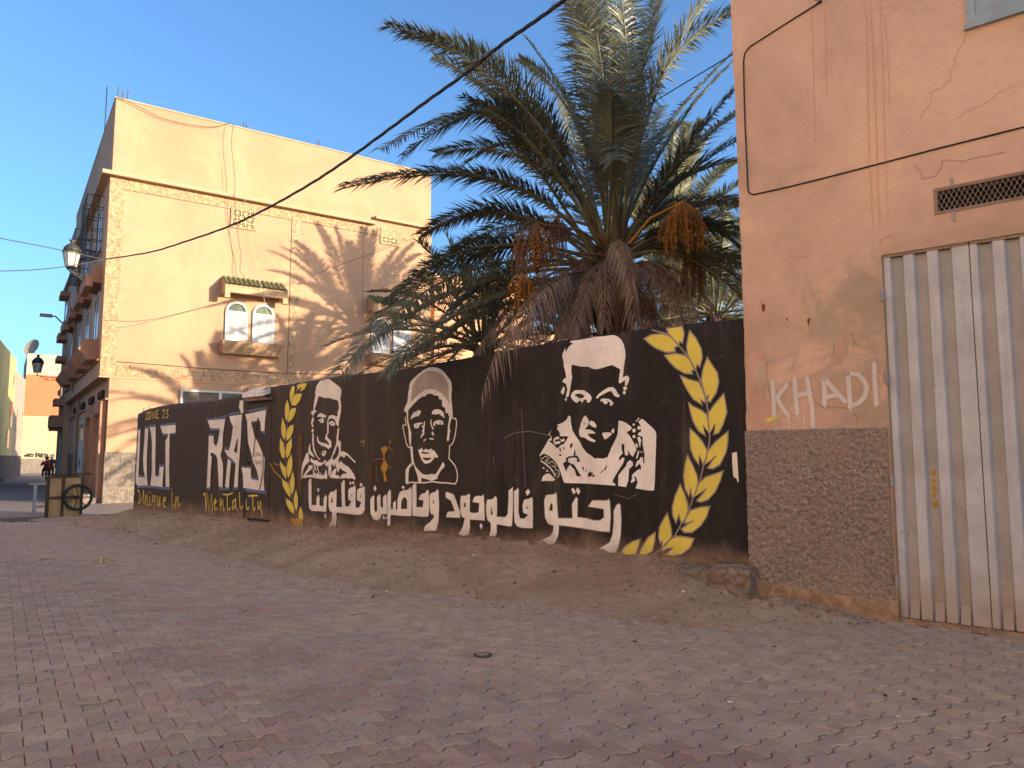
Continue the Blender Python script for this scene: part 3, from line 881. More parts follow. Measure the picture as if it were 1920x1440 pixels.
for s in small_leaves:
    L = paint('wreath_leaf', mural, [s], YEL, oN, kN, 1)
    paint('leaf_edge', L, [], TAUPE, oN, kN, 2, strokes=[(s + ' ' + ' '.join(s.split()[:4]), 7)])
paint('wreath_stem', mural, [], TAUPE, oN, kN, 0, strokes=[("510 290 410 560 350 820 315 1130 310 1440 335 1550 365 1780 420 2050 470 2280 510 2430", 14)])
paint('paint_splash', mural, ["400 2430 460 2460 540 2440 620 2470 620 2600 520 2620 440 2550"], M['mural_gold'], oN, kN, 2)
paint('paint_drip', mural, ["520 1040 600 1050 590 1740 575 2030 520 2040 530 1600"], M['mural_ochre'], oN, kN, 0)
oX, kX = (500, 680), 4.235
paint('paint_splash', mural, ["905 680 945 660 962 690 938 720 935 760 955 800 962 840 940 870 957 940 935 945 925 870 905 835 925 790 930 740"], M['mural_orange'], oX, kX, 0,
      strokes=[("738 635 775 620 765 660", 8), ("970 620 985 625 975 635", 8), ("850 770 930 760", 5), ("960 665 1005 700", 5), ("935 780 985 840", 5), ("20 790 60 860 130 930 210 985", 10), ("60 800 150 830 200 880", 7)])
paint('paint_drip', mural, ["815 810 825 810 830 950 820 950", "862 795 878 800 890 960 878 960"], M['mural_ochre'], oX, kX, 0)
paint('paint_dab', mural, ["1335 1550 1350 1560 1365 1545 1390 1548 1400 1700 1410 1870 1400 1892 1390 1850 1350 1820 1340 1700"], WHITE, oL, kL, 0)
paint('paint_splash', mural, ["180 2745 260 2735 400 2750 560 2730 640 2740 600 2800 480 2840 360 2830 250 2780"], M['mural_gold'], oL, kL, 0)
paint('chalk_scratch', mural, [], TAUPE, (860, 600), 3.2, 0, strokes=[("378 535 385 700 400 1000", 2.5), ("270 712 340 675 430 668 530 690", 2.5), ("930 1045 1020 1072 1070 1045", 2), ("208 820 215 880", 2)])

# --- the lettering at the far end
oP, kP = (245, 750), 11.077
for s in ["150 630 205 625 185 1108 165 1600 300 1605 270 1450 260 1200 290 800 300 590 370 590 345 1000 335 1300 340 1600 355 1770 150 1785 110 1720 105 1600 120 1400 140 1000 155 800",
          "395 560 520 550 520 800 515 1100 510 1590 590 1590 600 1385 690 1385 670 1600 665 1805 410 1775 440 1500 445 900 430 720",
          "620 545 940 515 930 680 810 690 805 1100 800 1500 805 1810 730 1805 725 1400 725 850 770 770 780 700 665 700"]:
    paint('painted_letter', mural, [s], WHITE, oP, kP, 1)
paint('letter_shadow', mural, [], M['mural_blue'], oP, kP, 0, strokes=[("138 608 212 592", 30), ("288 562 388 552", 30), ("390 532 530 515", 32), ("610 528 952 482", 36), ("668 728 770 722", 34), ("825 708 940 695", 32),
      ("125 1800 260 1802 400 1795 560 1812 700 1832 820 1850", 48), ("588 1352 702 1356", 32), ("165 1576 292 1582", 26), ("515 1566 590 1570", 26)])
yg = M['mural_yellow']
def strokes_part(name, o, k, ss, w, dy=0, mat=None, layer=1):
    return paint(name, mural, [], mat or yg, o, k, layer, dy=dy, strokes=[(s, w) for s in ss])
for ss in (["318 270 365 258 315 402 372 392"], ["405 240 385 280 382 350 400 395 422 350 425 280 405 240"], ["458 392 464 246", "463 246 502 384", "502 384 510 234"],
           ["537 222 541 378", "535 227 582 216", "540 298 570 292", "541 378 582 372"], ["662 245 680 205 708 210 706 265 668 375 716 366"], ["742 212 785 202 755 275 785 310 770 365 738 358"]):
    strokes_part('painted_letter', oP, kP, ss, 14 if len(ss) == 3 else 18)
oQ = (245, 850)
for ss in (["140 790 160 755 182 800 195 900 165 1030 205 1015 252 900 275 755 265 1050"], ["312 850 300 1080", "305 1000 350 850 345 1080 375 1055"], ["400 890 400 1080 430 1055", "400 800 412 820"], ["500 880 462 885 455 980 490 1000 512 880 495 1170"],
           ["560 880 562 1080 592 1095 612 890 606 1080 635 1045"], ["682 1005 730 965 720 918 684 935 682 1090 738 1120"], ["856 800 862 1120 912 1050", "852 725 860 755"], ["942 890 936 1150", "940 1020 986 890 990 1100 1035 1045"]):
    strokes_part('painted_letter', oQ, kP, ss, 25)
oR, kR = (370, 720), 9.6
for s in ["190 660 510 625 490 760 470 900 460 1150 425 1280 470 1440 470 1650 460 1862 395 1852 385 1650 370 1350 340 1280 290 1242 255 1232 245 1282 270 1312 250 1552 235 1862 175 1862 190 1552 205 1250 215 930 300 935 300 1060 345 1125 375 1050 415 800 240 800 215 720",
          "580 580 725 560 815 545 800 700 790 1000 770 1250 745 1600 735 1862 665 1862 690 1550 700 1430 640 1360 550 1290 490 1185 580 1195 620 1000 650 770 610 680",
          "870 545 1250 465 1225 650 1215 850 1150 850 1140 650 970 680 1000 780 1030 930 1100 1050 1160 1200 1220 1330 1215 1500 1200 1700 1215 1920 1080 1905 835 1870 830 1650 800 1500 970 1515 975 1710 1115 1740 1080 1560 1010 1400 980 1250 920 1050 910 850 905 680"]:
    L = paint('painted_letter', mural, [s], WHITE, oR, kR, 4)
    if s.startswith('580'):
        paint('letter_counter', L, ["730 960 740 1000 725 1245 665 1215 700 1080"], BLACK, oR, kR, 5)
        paint('letter_leg', L, ["555 1350 615 1390 595 1600 575 1870 505 1852 530 1600"], WHITE, oR, kR, 4)
paint('letter_shadow', mural, [], M['mural_blue'], oR, kR, 3, strokes=[("180 645 400 612 540 572", 30), ("562 552 770 512", 30), ("880 495 1270 430", 34), ("230 826 410 816", 30), ("218 912 310 906", 26), ("165 1890 242 1890", 36), ("385 1885 588 1892", 38), ("648 1902 745 1880", 34),
      ("838 1905 1040 1925 1245 1955", 44), ("980 1688 1112 1722", 34), ("800 1482 972 1496", 26), ("1145 880 1232 880", 34), ("970 682 1132 662", 34), ("542 1322 690 1425", 42), ("492 1155 572 1165", 30)])
oS = (370, 840)
for ss in (["110 840 150 812 166 1140", "160 1140 195 812 222 1150 262 820 288 1150"], ["312 1020 350 965 332 920 310 1000 330 1105 375 1088"], ["420 910 426 1130", "426 1050 466 930 476 1130 500 1098"], ["545 850 552 1105 580 1118 610 1068", "468 835 560 842 652 808"],
           ["692 920 642 965 646 1105 690 1040 696 920 702 1095 728 1088"], ["766 800 776 1060 800 1095 835 1030"], ["886 920 892 1080 920 1105 942 1055"], ["1000 832 1012 1095 1030 1125 1056 1068", "920 862 1100 856"], ["1100 960 1106 1095 1130 1080 1152 960 1150 1100 1172 1160 1160 1240"]):
    strokes_part('painted_letter', oS, kR, ss, 24, layer=4)

# --- the little iron door in the mural wall
(dx0, dz0) = MW.loc(370 + 857 / kR, 840 + 1240 / kR); (dx1, _) = MW.loc(370 + 1325 / kR, 720 + 900 / kR); (_, dz1) = MW.loc(370 + 860 / kR, 720 + 350 / kR)
door = MB().box(dx0 + 0.02, dx1, -0.0115, 0.02, dz0, dz1).build('door', M['mural_black'], mural)
fr_ = MB()
fr_.box(dx0 - 0.035, dx0 + 0.02, -0.014, 0.02, dz0 - 0.02, dz1 + 0.02)  # black strips stand for the shadow line in the door recess
fr_.box(dx0 + 0.02, dx0 + 0.075, -0.013, 0.01, dz1 - 0.9, dz1)
fr_.box(dx0 + 0.02, dx1, -0.016, 0.02, dz1 - 0.01, dz1 + 0.02)
fr_.box(dx0 + 0.1, dx1 + 0.05, -0.02, 0.02, dz0 - 0.045, dz0 - 0.012)
fr_.build('door_frame', M['black_iron'], door)
ln = MB()
def rr(x, y): return MW.loc(370 + x / kR, 720 + y / kR, -0.03)
def wire(pts, r=0.006): ln.tube([(p[0], -0.024, p[1]) for p in [rr(*q) for q in pts]], r, 5)
for cx, cy in ((1052, 1258), (1122, 1258), (1052, 1420), (1122, 1420)):
    s = 1 if cx > 1090 else -1
    t = 1 if cy > 1300 else -1
    wire([(cx + s * (10 + 4 * a) * math.cos(a * 0.9 + 0.4), cy + t * (12 + 6 * a) * math.sin(a * 0.9 + 0.4)) for a in [i * 0.5 for i in range(13)]], 0.005)
wire([(1085, 600), (1040, 935), (1010, 1180), (1000, 1320)], 0.008); wire([(1085, 600), (1140, 900), (1180, 1250), (1175, 1600), (1115, 1900)], 0.008)
ln.build('door_scrollwork', M['rust_iron'], door)
MB().box(dx0 + 0.06, dx0 + 0.14, -0.05, -0.01, (dz0 + dz1) / 2 - 0.08, (dz0 + dz1) / 2 - 0.04).build('door_handle', M['black_iron'], door)
hd = MB()
hz = MW.loc(370 + 900 / kR, 720 + 240 / kR)[1]
hx1 = MW.loc(370 + 1330 / kR, 720 + 200 / kR)[0]
n = 7
for i in range(n):
    xa = dx0 - 0.02 + (hx1 - dx0) * i / n; xb = xa + (hx1 - dx0) / n - 0.01
    j = 0.02 * math.sin(i * 2.3)
    hd.hexa([(xa, -0.13 + j, hz - 0.02), (xb, -0.13 - j, hz - 0.02), (xb, 0.08, hz + 0.06), (xa, 0.08, hz + 0.06), (xa, -0.13 + j, hz + 0.06), (xb, -0.13 - j, hz + 0.06), (xb, 0.08, hz + 0.16 + j), (xa, 0.08, hz + 0.16 + j)])
hood = hd.build('door_hood', M['mural_white'], mural)
MB().box(dx0 - 0.04, hx1 + 0.04, -0.10, 0.02, hz - 0.09, hz - 0.035).build('hood_slab', M['crumble'], hood)
patch = MB()
patch.sheet(tr(pp("760 300 825 295 828 520 790 530 770 470 748 410 765 350"), oR, kR), -0.008)
patch.build('plaster_patch', WHITE, mural)
for px in ((762, 60, 160), (808, 60, 155), (975, 90, 140)):
    a = rr(px[0], px[1]); b = rr(px[0] - 3, px[2] + 40)
    MB().tube([(b[0], 0.08, b[1]), (a[0], 0.08, a[1])], 0.008, 5).build('rebar', M['rust_iron'], mural)
for px in (205, 190, 310):
    x, z = MW.loc(245 + px / 11.077, 750 + 235 / 11.077)
    MB().tube([(x, 0.08, wall_top(x) - 0.02), (x + 0.02, 0.07, wall_top(x) + 0.13)], 0.005, 4).build('rebar', M['rust_iron'], mural)

# crumbling footing at the near end of the wall
fm = MB()
NF, NR = 90, 12
xs0, xs1 = -1.55, 0.03
for i in range(NF + 1):
    x = xs0 + (xs1 - xs0) * i / NF
    k = smooth_step(xs0, -0.7, x)
    top = 0.33 + 0.05 * (x > -0.4) + 0.012 * fbm(x * 9, 3)
    out = 0.05 + 0.22 * k
    prof = [(0.02, top + 0.01), (-0.03, top + 0.006), (-out * 0.55, top - 0.012), (-out * 0.85, top - 0.04), (-out, top - 0.09), (-out * 1.02, top - 0.15), (-out * 0.98, top - 0.2), (-out * 1.12, top - 0.25), (-out * 1.15, 0.06), (-out * 1.3, 0.02), (-out * 1.2, -0.04), (-out * 0.8, -0.1), (0.02, -0.1)]
    for j, (y, z) in enumerate(prof):
        a = 0.02 if 1 < j < 11 else 0.004
        fm.v.append((x + a * 0.5 * fbm(x * 8, z * 8, 2), y + a * 1.3 * fbm(x * 7, z * 7, y * 5 + 1), z + a * 0.7 * fbm(x * 7 + 3, z * 7, 7)))
for i in range(NF):
    for j in range(NR):
        a = i * (NR + 1) + j
        fm.f.append((a, a + NR + 1, a + NR + 2, a + 1)); fm.m.append(0)
fm.f.append(tuple(range(NR + 1))); fm.m.append(0)
fm.f.append(tuple(NF * (NR + 1) + k for k in reversed(range(NR + 1)))); fm.m.append(0)
fm.build('footing', M['crumble'], mural, False)
# ---------------------------------------------------------------- the house with the metal gate (right)
def right_plaster():
    m = NT('apricot_plaster')
    c = (0.65, 0.43, 0.30)
    a = m.noise(0.55, 5, 0.62, 0.5)
    b = m.noise(7, 5, 0.7)
    cc = m.mix(m.ramp(a, 0.36, 0.66), shade(c, 0.80), shade(c, 1.14))
    cc = m.mix(m.ramp(b, 0.45, 0.75, 0, 0.35), cc, shade(c, 0.85))
    # cement repairs and damp: greyer, with a shape of their own
    s = m.noise(0.9, 6, 0.6, 0.9)
    sx = m.sep()
    lowz = m.ramp(sx[2], 1.7, 3.6, 0.10, -0.03)
    k = m.ramp(m.math('ADD', s, lowz), 0.54, 0.64, 0, 0.8)
    cc = m.mix(k, cc, (0.44, 0.33, 0.235))
    gy = m.noise(2.3, 6, 0.7, 1.0)
    gx = m.math('MULTIPLY', m.ramp(sx[0], 0.55, 1.25), m.ramp(sx[2], 3.9, 3.2))
    cc = m.mix(m.math('MULTIPLY', m.ramp(gy, 0.40, 0.58), m.math('MULTIPLY', gx, 0.7)), cc, (0.40, 0.30, 0.215))
    sp = m.noise(45, 2, 0.5)
    cc = m.mix(m.ramp(sp, 0.69, 0.74, 0, 0.5), cc, (0.28, 0.14, 0.08))
    m.color(cc)
    h = m.math('ADD', m.noise(70, 4, 0.7), m.math('MULTIPLY', m.noise(4, 4, 0.6), 3.0))
    m.bump(h, 0.45, 0.016)
    m.rough(0.9, 0.2)
    return m.mat
M['apricot'] = right_plaster()
def plinth_mat():
    m = NT('rough_plinth')
    a = m.noise(30, 5, 0.7, 0.4); b = m.noise(1.6, 5, 0.65, 0.6); f = m.noise(48, 3, 0.6); k = m.noise(2.1, 4, 0.6, 0.3)
    cc = m.mix(m.ramp(a, 0.32, 0.7), (0.17, 0.137, 0.115), (0.37, 0.30, 0.25))
    cc = m.mix(m.ramp(b, 0.46, 0.66, 0, 0.42), cc, (0.36, 0.255, 0.17))
    fl = m.math('MULTIPLY', m.ramp(f, 0.58, 0.68), m.ramp(k, 0.42, 0.62))
    cc = m.mix(m.math('MULTIPLY', fl, 0.75), cc, (0.66, 0.58, 0.50))
    m.color(cc); m.bump(a, 0.8, 0.02); m.rough(0.95, 0.1)
    return m.mat
M['plinth'] = plinth_mat()
M['mud'] = roughcast('mud_base', (0.36, 0.235, 0.14), 9, 0.7, 0.03)
M['gate_grey'] = metal('gate_grey', (0.485, 0.485, 0.49), 0.45, 0.14, rust=(0.35, 0.32, 0.30), streak=True)
M['gate_recess'] = metal('gate_recess', (0.37, 0.355, 0.34), 0.6, 0.12, rust=(0.30, 0.265, 0.235), streak=True)
M['hinge'] = metal('hinge_grey', (0.33, 0.29, 0.28), 0.5)
M['rust_frame'] = metal('rusty_frame', (0.28, 0.20, 0.14), 0.8, 0.2, rust=(0.22, 0.10, 0.04))
M['dark'] = plaster('dark_inside', (0.012, 0.010, 0.009), 0.1)
M['mesh_wire'] = metal('mesh_wire', (0.36, 0.28, 0.22), 0.6)
M['blue_wood'] = metal('blue_wood', (0.30, 0.40, 0.44), 0.7, 0.15, rust=(0.36, 0.30, 0.24))
M['spray_white'] = plaster('spray_paint', (0.68, 0.60, 0.55), 0.12)
M['spray_halo0'] = plaster('spray_halo', (0.645, 0.455, 0.335), 0.15)
M['spray_halo1'] = plaster('spray_halo_inner', (0.66, 0.52, 0.43), 0.15)
M['drip_pale'] = plaster('drip_pale', (0.66, 0.39, 0.235), 0.1)
M['crack'] = plaster('crack_dark', (0.24, 0.145, 0.095), 0.2)
M['pink_peel'] = plaster('pink_underpaint', (0.62, 0.37, 0.27), 0.25, spots=0.9, stain=(0.40, 0.29, 0.21))
M['pale_lime'] = plaster('pale_lime', (0.60, 0.43, 0.29), 0.2)
M['rust_stain'] = plaster('rust_stain', (0.17, 0.06, 0.03), 0.3)
M['yellow_spray'] = metal('yellow_spray', (0.42, 0.25, 0.02), 0.7)

house = ftag('gate_house', RB, 'apricot plastered house with grey corrugated metal gate and rough brown plinth', 'house')
GX0, GX1, GZ1 = 1.36, 2.82, 3.44
holes = [(GX0, GX1, -0.2, GZ1), (1.83, 2.95, 3.735, 3.985), (2.18, 3.12, 5.45, 6.8)]
HX0, HX1, HZ = -0.02, 27.0, 8.1
def holed_wall(x0, x1, z0, z1, holes, y0=0.0, rev=0.25, step=0.25, amp=0.0):
    mb = MB()
    xs = sorted(set([x0, x1] + [h for q in holes for h in q[:2]]))
    zs = sorted(set([z0, z1] + [h for q in holes for h in q[2:]]))
    def sub(v, st):
        r = [v[0]]
        for a, b in zip(v, v[1:]):
            n = max(1, int((b - a) / st))
            if b - a > 10: n = 4
            r += [a + (b - a) * (i + 1) / n for i in range(n)]
        return r
    xs, zs = sub(xs, step), sub(zs, step)
    for i, (xa, xb) in enumerate(zip(xs, xs[1:])):
        for za, zb in zip(zs, zs[1:]):
            cx, cz = (xa + xb) / 2, (za + zb) / 2
            if any(h[0] < cx < h[1] and h[2] < cz < h[3] for h in holes): continue
            mb.add([(xa, y0, za), (xb, y0, za), (xb, y0, zb), (xa, y0, zb)], [(0, 1, 2, 3)])
    for h in holes:
        a, b, c, d = h
        mb.add([(a, y0, c), (a, y0, d), (a, y0 + rev, d), (a, y0 + rev, c)], [(0, 1, 2, 3)])
        mb.add([(b, y0, c), (b, y0, d), (b, y0 + rev, d), (b, y0 + rev, c)], [(3, 2, 1, 0)])
        mb.add([(a, y0, d), (b, y0, d), (b, y0 + rev, d), (a, y0 + rev, d)], [(0, 1, 2, 3)])
        mb.add([(a, y0, c), (b, y0, c), (b, y0 + rev, c), (a, y0 + rev, c)], [(3, 2, 1, 0)])
    return mb
w = holed_wall(HX0 + 0.0, HX1, -0.2, HZ, holes)
w.box(HX0 + 0.03, HX1, 0.26, 7.0, -0.2, HZ)          # the body of the house behind its front
# near corner: a worn, wavering edge
NE = 90
b0_ = len(w.v)
for i in range(NE + 1):
    z = -0.2 + (HZ + 0.2) * i / NE
    j = 0.014 * fbm(z * 2.3, 1.0) + 0.010 * fbm(z * 9, 4.0) - 0.05 * smooth_step(3.0, 8.0, z) * 0.9
    w.v += [(HX0, 0.0, z), (HX0 - 0.02 + j, 0.012, z), (HX0 - 0.03 + j, 0.05, z), (HX0 + 0.03, 0.27, z)]
for i in range(NE):
    for k in range(3):
        a = b0_ + i * 4 + k
        w.f.append((a, a + 4, a + 5, a + 1)); w.m.append(0)
w.build('wall', M['apricot'], house)
MB().box(HX0, HX1, 0.0, 7.0, HZ, HZ + 0.12).build('roof', M['apricot'], house)

def tr2(pts, o, k, y=-0.004): return [RB.loc(o[0] + a / k, o[1] + b / k, y) for a, b in pts]
def paint2(name, parent, polys, mat, o, k, layer=0, strokes=()):
    y = -0.004 - 0.002 * layer
    if name in ('paint_run', 'paint_drip', 'plaster_crack', 'rust_spot') and len(polys) + len(strokes) > 1:
        for s in polys: paint2(name, parent, [s], mat, o, k, layer)
        for s in strokes: paint2(name, parent, [], mat, o, k, layer, [s])
        return
    mb = MB()
    for s in polys: mb.sheet(tr2(pp(s), o, k), y)
    for s, wd in strokes:
        P_ = pp(s)
        if name == 'plaster_crack':
            rj = random.Random(len(s)); J_ = [P_[0]]
            for a_, b_ in zip(P_, P_[1:]):
                for t_ in (0.25, 0.5, 0.75, 1.0): J_.append((a_[0] + (b_[0] - a_[0]) * t_ + rj.uniform(-4, 4), a_[1] + (b_[1] - a_[1]) * t_ + rj.uniform(-4, 4)))
            P_ = J_; wd = wd * 0.62
        q = tr2(P_, o, k)
        mb.ribbon(q, wd / k * RB.w(q[0][0], 0, 0).y / FPX * 1.05, y - 0.0004)
    return mb.build(name, mat, parent)

# rough plinth: real relief
pl = MB()
NXp, NZp = 170, 200
zb_, zt_ = 0.12, RB.loc(1500, 805)[1]
px0, px1 = -0.045, GX0 - 0.025
for j in range(NZp + 1):
    z = zb_ + (zt_ - zb_) * j / NZp
    for i in range(NXp + 1):
        x = px0 + (px1 - px0) * i / NXp
        n1 = noise.noise(Vector((x * 19 + z * 4, z * 24, 1.3))); n2 = noise.noise(Vector((x * 44, z * 52, 7.7)))
        d = 0.030 + 0.026 * n1 * (0.55 + 0.5 * noise.noise(Vector((x * 2.3, z * 2.3, 3)))) + 0.011 * n2 + 0.010 * fbm(x * 3, z * 3, 5)
        e = min((z - zb_) / 0.02, (zt_ - z) / 0.008, 1)
        low = 0.02 * smooth_step(0.32, 0.1, z) if False else 0
        pl.v.append((x, -max(0.0, d * max(0.12, e)), z + 0.006 * n2))
for j in range(NZp):
    for i in range(NXp):
        a = j * (NXp + 1) + i
        pl.f.append((a, a + 1, a + NXp + 2, a + NXp + 1)); pl.m.append(0)
plo = pl.build('plinth', M['plinth'], house, True)
ms = MB()
for i in range(41):
    x = -0.05 + (GX0 + 0.01 + 0.05) * i / 40
    o = 0.045 + 0.02 * fbm(x * 5, 1) + 0.012 * fbm(x * 17, 3)
    zt = 0.17 + 0.03 * fbm(x * 4, 9) + 0.04 * (1 - x / 1.4)
    ms.v += [(x, -0.0, zt + 0.01), (x, -o, zt), (x, -o * 1.05, zt * 0.5), (x, -o * 1.3, -0.05)]
for i in range(40):
    for k in range(3):
        a = i * 4 + k
        ms.f.append((a, a + 4, a + 5, a + 1)); ms.m.append(0)
ms.build('mud_base', M['mud'], house, True)

# gate: two corrugated leaves
gate = MB()
def gate_leaf(x0, x1, prof_mat=None):
    mb = MB()
    y_rib, y_rec = 0.016, 0.060
    prof = [(x0, y_rib)]
    x = x0 + 0.055
    prof.append((x, y_rib))
    nrec = 3
    span = (x1 - 0.05 - x) / nrec
    for i in range(nrec):
        a = x + span * i
        prof += [(a + 0.018, y_rec), (a + span * 0.50, y_rec), (a + span * 0.50 + 0.018, y_rib)]
        prof.append((a + span, y_rib))
    prof.append((x1, y_rib))
    mb.v = []
    zb, zt = 0.035, GZ1 - 0.03
    for (a, y) in prof: mb.v += [(a, y, zb), (a, y, zt)]
    for i in range(len(prof) - 1):
        mb.f.append((i * 2, i * 2 + 2, i * 2 + 3, i * 2 + 1)); mb.m.append(1 if abs(prof[i][1] - y_rec) < 1e-6 and abs(prof[i + 1][1] - y_rec) < 1e-6 else 0)
    mb.box(x0, x1, 0.062, 0.075, zb, zt)
    recs = [(x + span * i + 0.018, x + span * i + span * 0.50) for i in range(nrec)]
    return mb, recs, zb, zt
gate_root = None
seam = 2.085
first = None
for (a, b) in ((GX0 + 0.012, seam - 0.004), (seam + 0.004, GX1 - 0.012)):
    mb, recs, zb, zt = gate_leaf(a, b)
    leaf = mb.build('gate_leaf', [M['gate_grey'], M['gate_recess']], house)
    if first is None: first = (leaf, recs)
    for ra, rb in recs:
        fl = MB()
        fl.add([(ra + 0.002, 0.058, zb + 0.16), (rb - 0.002, 0.058, zb + 0.16), (rb - 0.004, 0.020, zb), (ra + 0.004, 0.020, zb)], [(0, 1, 2, 3)])
        fl.build('rain_flap', M['gate_recess'], leaf)
    MB().box(a, b, 0.012, 0.03, zt, zt + 0.028).build('top_rail', M['rust_frame'], leaf)
leaf0, recs0 = first
for z in (0.36, 1.28, 2.25, 3.05):
    MB().box(GX0 - 0.028, GX0 + 0.018, -0.012, 0.02, z - 0.055, z - 0.003).box(GX0 - 0.028, GX0 + 0.018, -0.012, 0.02, z + 0.003, z + 0.055).tube([(GX0 - 0.005, -0.018, z - 0.06), (GX0 - 0.005, -0.018, z + 0.06)], 0.012, 8).build('hinge', M['hinge'], leaf0)
MB().box(GX0 - 0.004, GX0 + 0.011, 0.0, 0.05, 0.0, GZ1).build('gate_jamb', M['rust_frame'], house)
sd = MB()
for (u, v, r) in ((1751, 887, 0.027), (1751, 902, 0.022), (1752, 917, 0.027), (1751, 929, 0.024), (1754, 945, 0.030)):
    x, z = RB.loc(u, v, 0.058)
    sd.disc((x, z), r * 0.8, r, 0.0585, 12)
x, z = RB.loc(1751, 910, 0.058); sd.box(x - 0.003, x + 0.003, 0.0575, 0.0590, z - 0.1, z + 0.07)
sd.build('spray_dots', M['yellow_spray'], leaf0)
for s in ("1713 815 1722 813 1723 820", "1714 850 1727 853", "1716 868 1720 872 1725 866", "1717 876 1726 878"):
    MB().ribbon([RB.loc(a, b, 0.012) for a, b in pp(s)], 0.006, 0.0145).build('chalk_mark', M['pale_lime'], leaf0)
MB().box(GX0 - 0.05, GX1 + 0.3, -0.04, 0.05, -0.05, 0.03).build('gate_sill', M['mud'], house)

# vent with expanded-metal mesh
vx0, vx1, vz0, vz1 = holes[1]
vent = MB()
t = 0.03
vent.box(vx0, vx1, -0.006, 0.05, vz1 - t, vz1).box(vx0, vx1, -0.006, 0.05, vz0, vz0 + t).box(vx0, vx0 + t, -0.006, 0.05, vz0 + t, vz1 - t).box(vx1 - t, vx1, -0.006, 0.05, vz0 + t, vz1 - t)
vo = vent.build('vent', M['rust_frame'], house)
MB().box(vx0, vx1, 0.2, 0.22, vz0, vz1).build('vent_back', M['dark'], vo)
gm = MB()
hh = vz1 - vz0 - 2 * t
pitch = 0.042
nst = int((vx1 - vx0) / pitch) + 8
for i in range(-6, nst):
    xa = vx0 + t + i * pitch
    for s in (1, -1):
        x_a, x_b = (xa, xa + hh * 0.52) if s == 1 else (xa + hh * 0.52, xa)
        z_a, z_b = vz0 + t, vz1 - t
        # clip to the frame
        lo, hi = vx0 + t, vx1 - t
        if max(x_a, x_b) < lo or min(x_a, x_b) > hi: continue
        def cl(xq, zq, xo, zo):
            if xq < lo: f = (lo - xq) / (xo - xq); return lo, zq + (zo - zq) * f
            if xq > hi: f = (hi - xq) / (xo - xq); return hi, zq + (zo - zq) * f
            return xq, zq
        A_ = cl(x_a, z_a, x_b, z_b); B_ = cl(x_b, z_b, x_a, z_a)
        gm.tube([(A_[0], 0.012 + 0.003 * s, A_[1]), (B_[0], 0.012 + 0.003 * s, B_[1])], 0.0028, 4, cap=False)
gm.build('vent_mesh', M['mesh_wire'], vo)
for z in (vz1 + 0.02, vz0 - 0.05):
    MB().box(vx0 + 0.14, vx0 + 0.165, -0.012, 0.0, z - 0.035, z + 0.05).build('vent_clip', M['hinge'], vo)

# pale blue shutter window high on the wall
wx0, wx1, wz0, wz1 = holes[2]
wd = MB().box(wx0, wx0 + 0.07, -0.03, 0.05, wz0, wz1).box(wx1 - 0.07, wx1, -0.03, 0.05, wz0, wz1).box(wx0 + 0.07, wx1 - 0.07, -0.03, 0.05, wz0, wz0 + 0.07).box(wx0 + 0.07, wx1 - 0.07, -0.03, 0.05, wz1 - 0.07, wz1)
wo = wd.build('window', M['blue_wood'], house)
MB().box(wx0 - 0.02, wx1 + 0.02, -0.05, -0.001, wz0 - 0.045, wz0 - 0.002).build('window_sill', M['blue_wood'], wo)
for k in range(2):
    a = wx0 + 0.07 + k * (wx1 - wx0 - 0.14) / 2; b = a + (wx1 - wx0 - 0.14) / 2 - 0.006
    s_ = MB().box(a, b, 0.004, 0.03, wz0 + 0.07, wz1 - 0.07)
    for z in (wz0 + 0.07, wz0 + 0.62, wz1 - 0.19):
        s_.box(a + 0.001, b - 0.001, -0.012, 0.003, z + 0.002, z + 0.11)
    s_.box(a + 0.001, a + 0.08, -0.011, 0.0035, wz0 + 0.181, wz1 - 0.19).box(b - 0.08, b - 0.001, -0.011, 0.0035, wz0 + 0.181, wz1 - 0.19)
    s_.build('shutter', M['blue_wood'], wo)

# marks on the plaster
oT, kT = (1400, 660), 6.857
for ss in (["335 395 350 600 350 810", "515 420 390 590 450 700 545 830"], ["620 345 630 560 655 795", "780 345 810 550 840 700 858 965", "635 565 700 545 830 530"], ["992 335 1002 500 1002 680", "1000 345 1100 455 1270 640", "1010 585 1170 552"],
           ["1305 285 1320 480 1335 720", "1300 275 1430 290 1510 370 1545 470 1520 580 1450 650 1350 690"], ["1642 160 1650 400 1672 680"]):
    L = paint2('graffiti_letter', house, [], M['spray_white'], oT, kT, 2, strokes=[(s, 44) for s in ss])
    mbh = MB()
    for s in ss:
        q = tr2(pp(s), oT, kT); r_ = 1 / kT * RB.w(q[0][0], 0, 0).y / FPX
        for t_, (w_, y_) in enumerate(((76, -0.0052), (60, -0.0060))):
            mbh = MB().ribbon(q, w_ * r_, y_)
            mbh.build('spray_halo', M['spray_halo' + str(t_)], L)
        MB().disc(q[0], 27 * r_, 34 * r_, -0.0100).build('spray_blob', M['spray_white'], L)
        MB().disc(q[-1], 22 * r_, 24 * r_, -0.0094).build('spray_blob', M['spray_white'], L)
paint2('paint_run', house, [], M['spray_white'], oT, kT, 0, strokes=[("650 790 665 840 690 860", 10), ("1005 680 1015 730", 12), ("1335 720 1340 780", 12), ("545 830 540 1000", 14), ("1622 200 1624 270", 9), ("1645 200 1655 300", 8), ("405 680 410 790", 6), ("730 790 745 900 745 990", 14)])
paint2('paint_dab', house, ["245 880 290 842 345 830 405 818 410 840 385 862 330 880 265 915"], M['mural_yellow'], oT, kT, 2)
paint2('paint_run', house, [], M['pale_lime'], oT, kT, 1, strokes=[("360 880 365 940 375 1010", 12)])
paint2('old_paint_patch', house, ["25 0 240 0 262 120 262 330 290 480 300 700 320 830 300 990 60 990 50 800 35 600 30 300 20 120"], M['pink_peel'], oT, kT, 0)
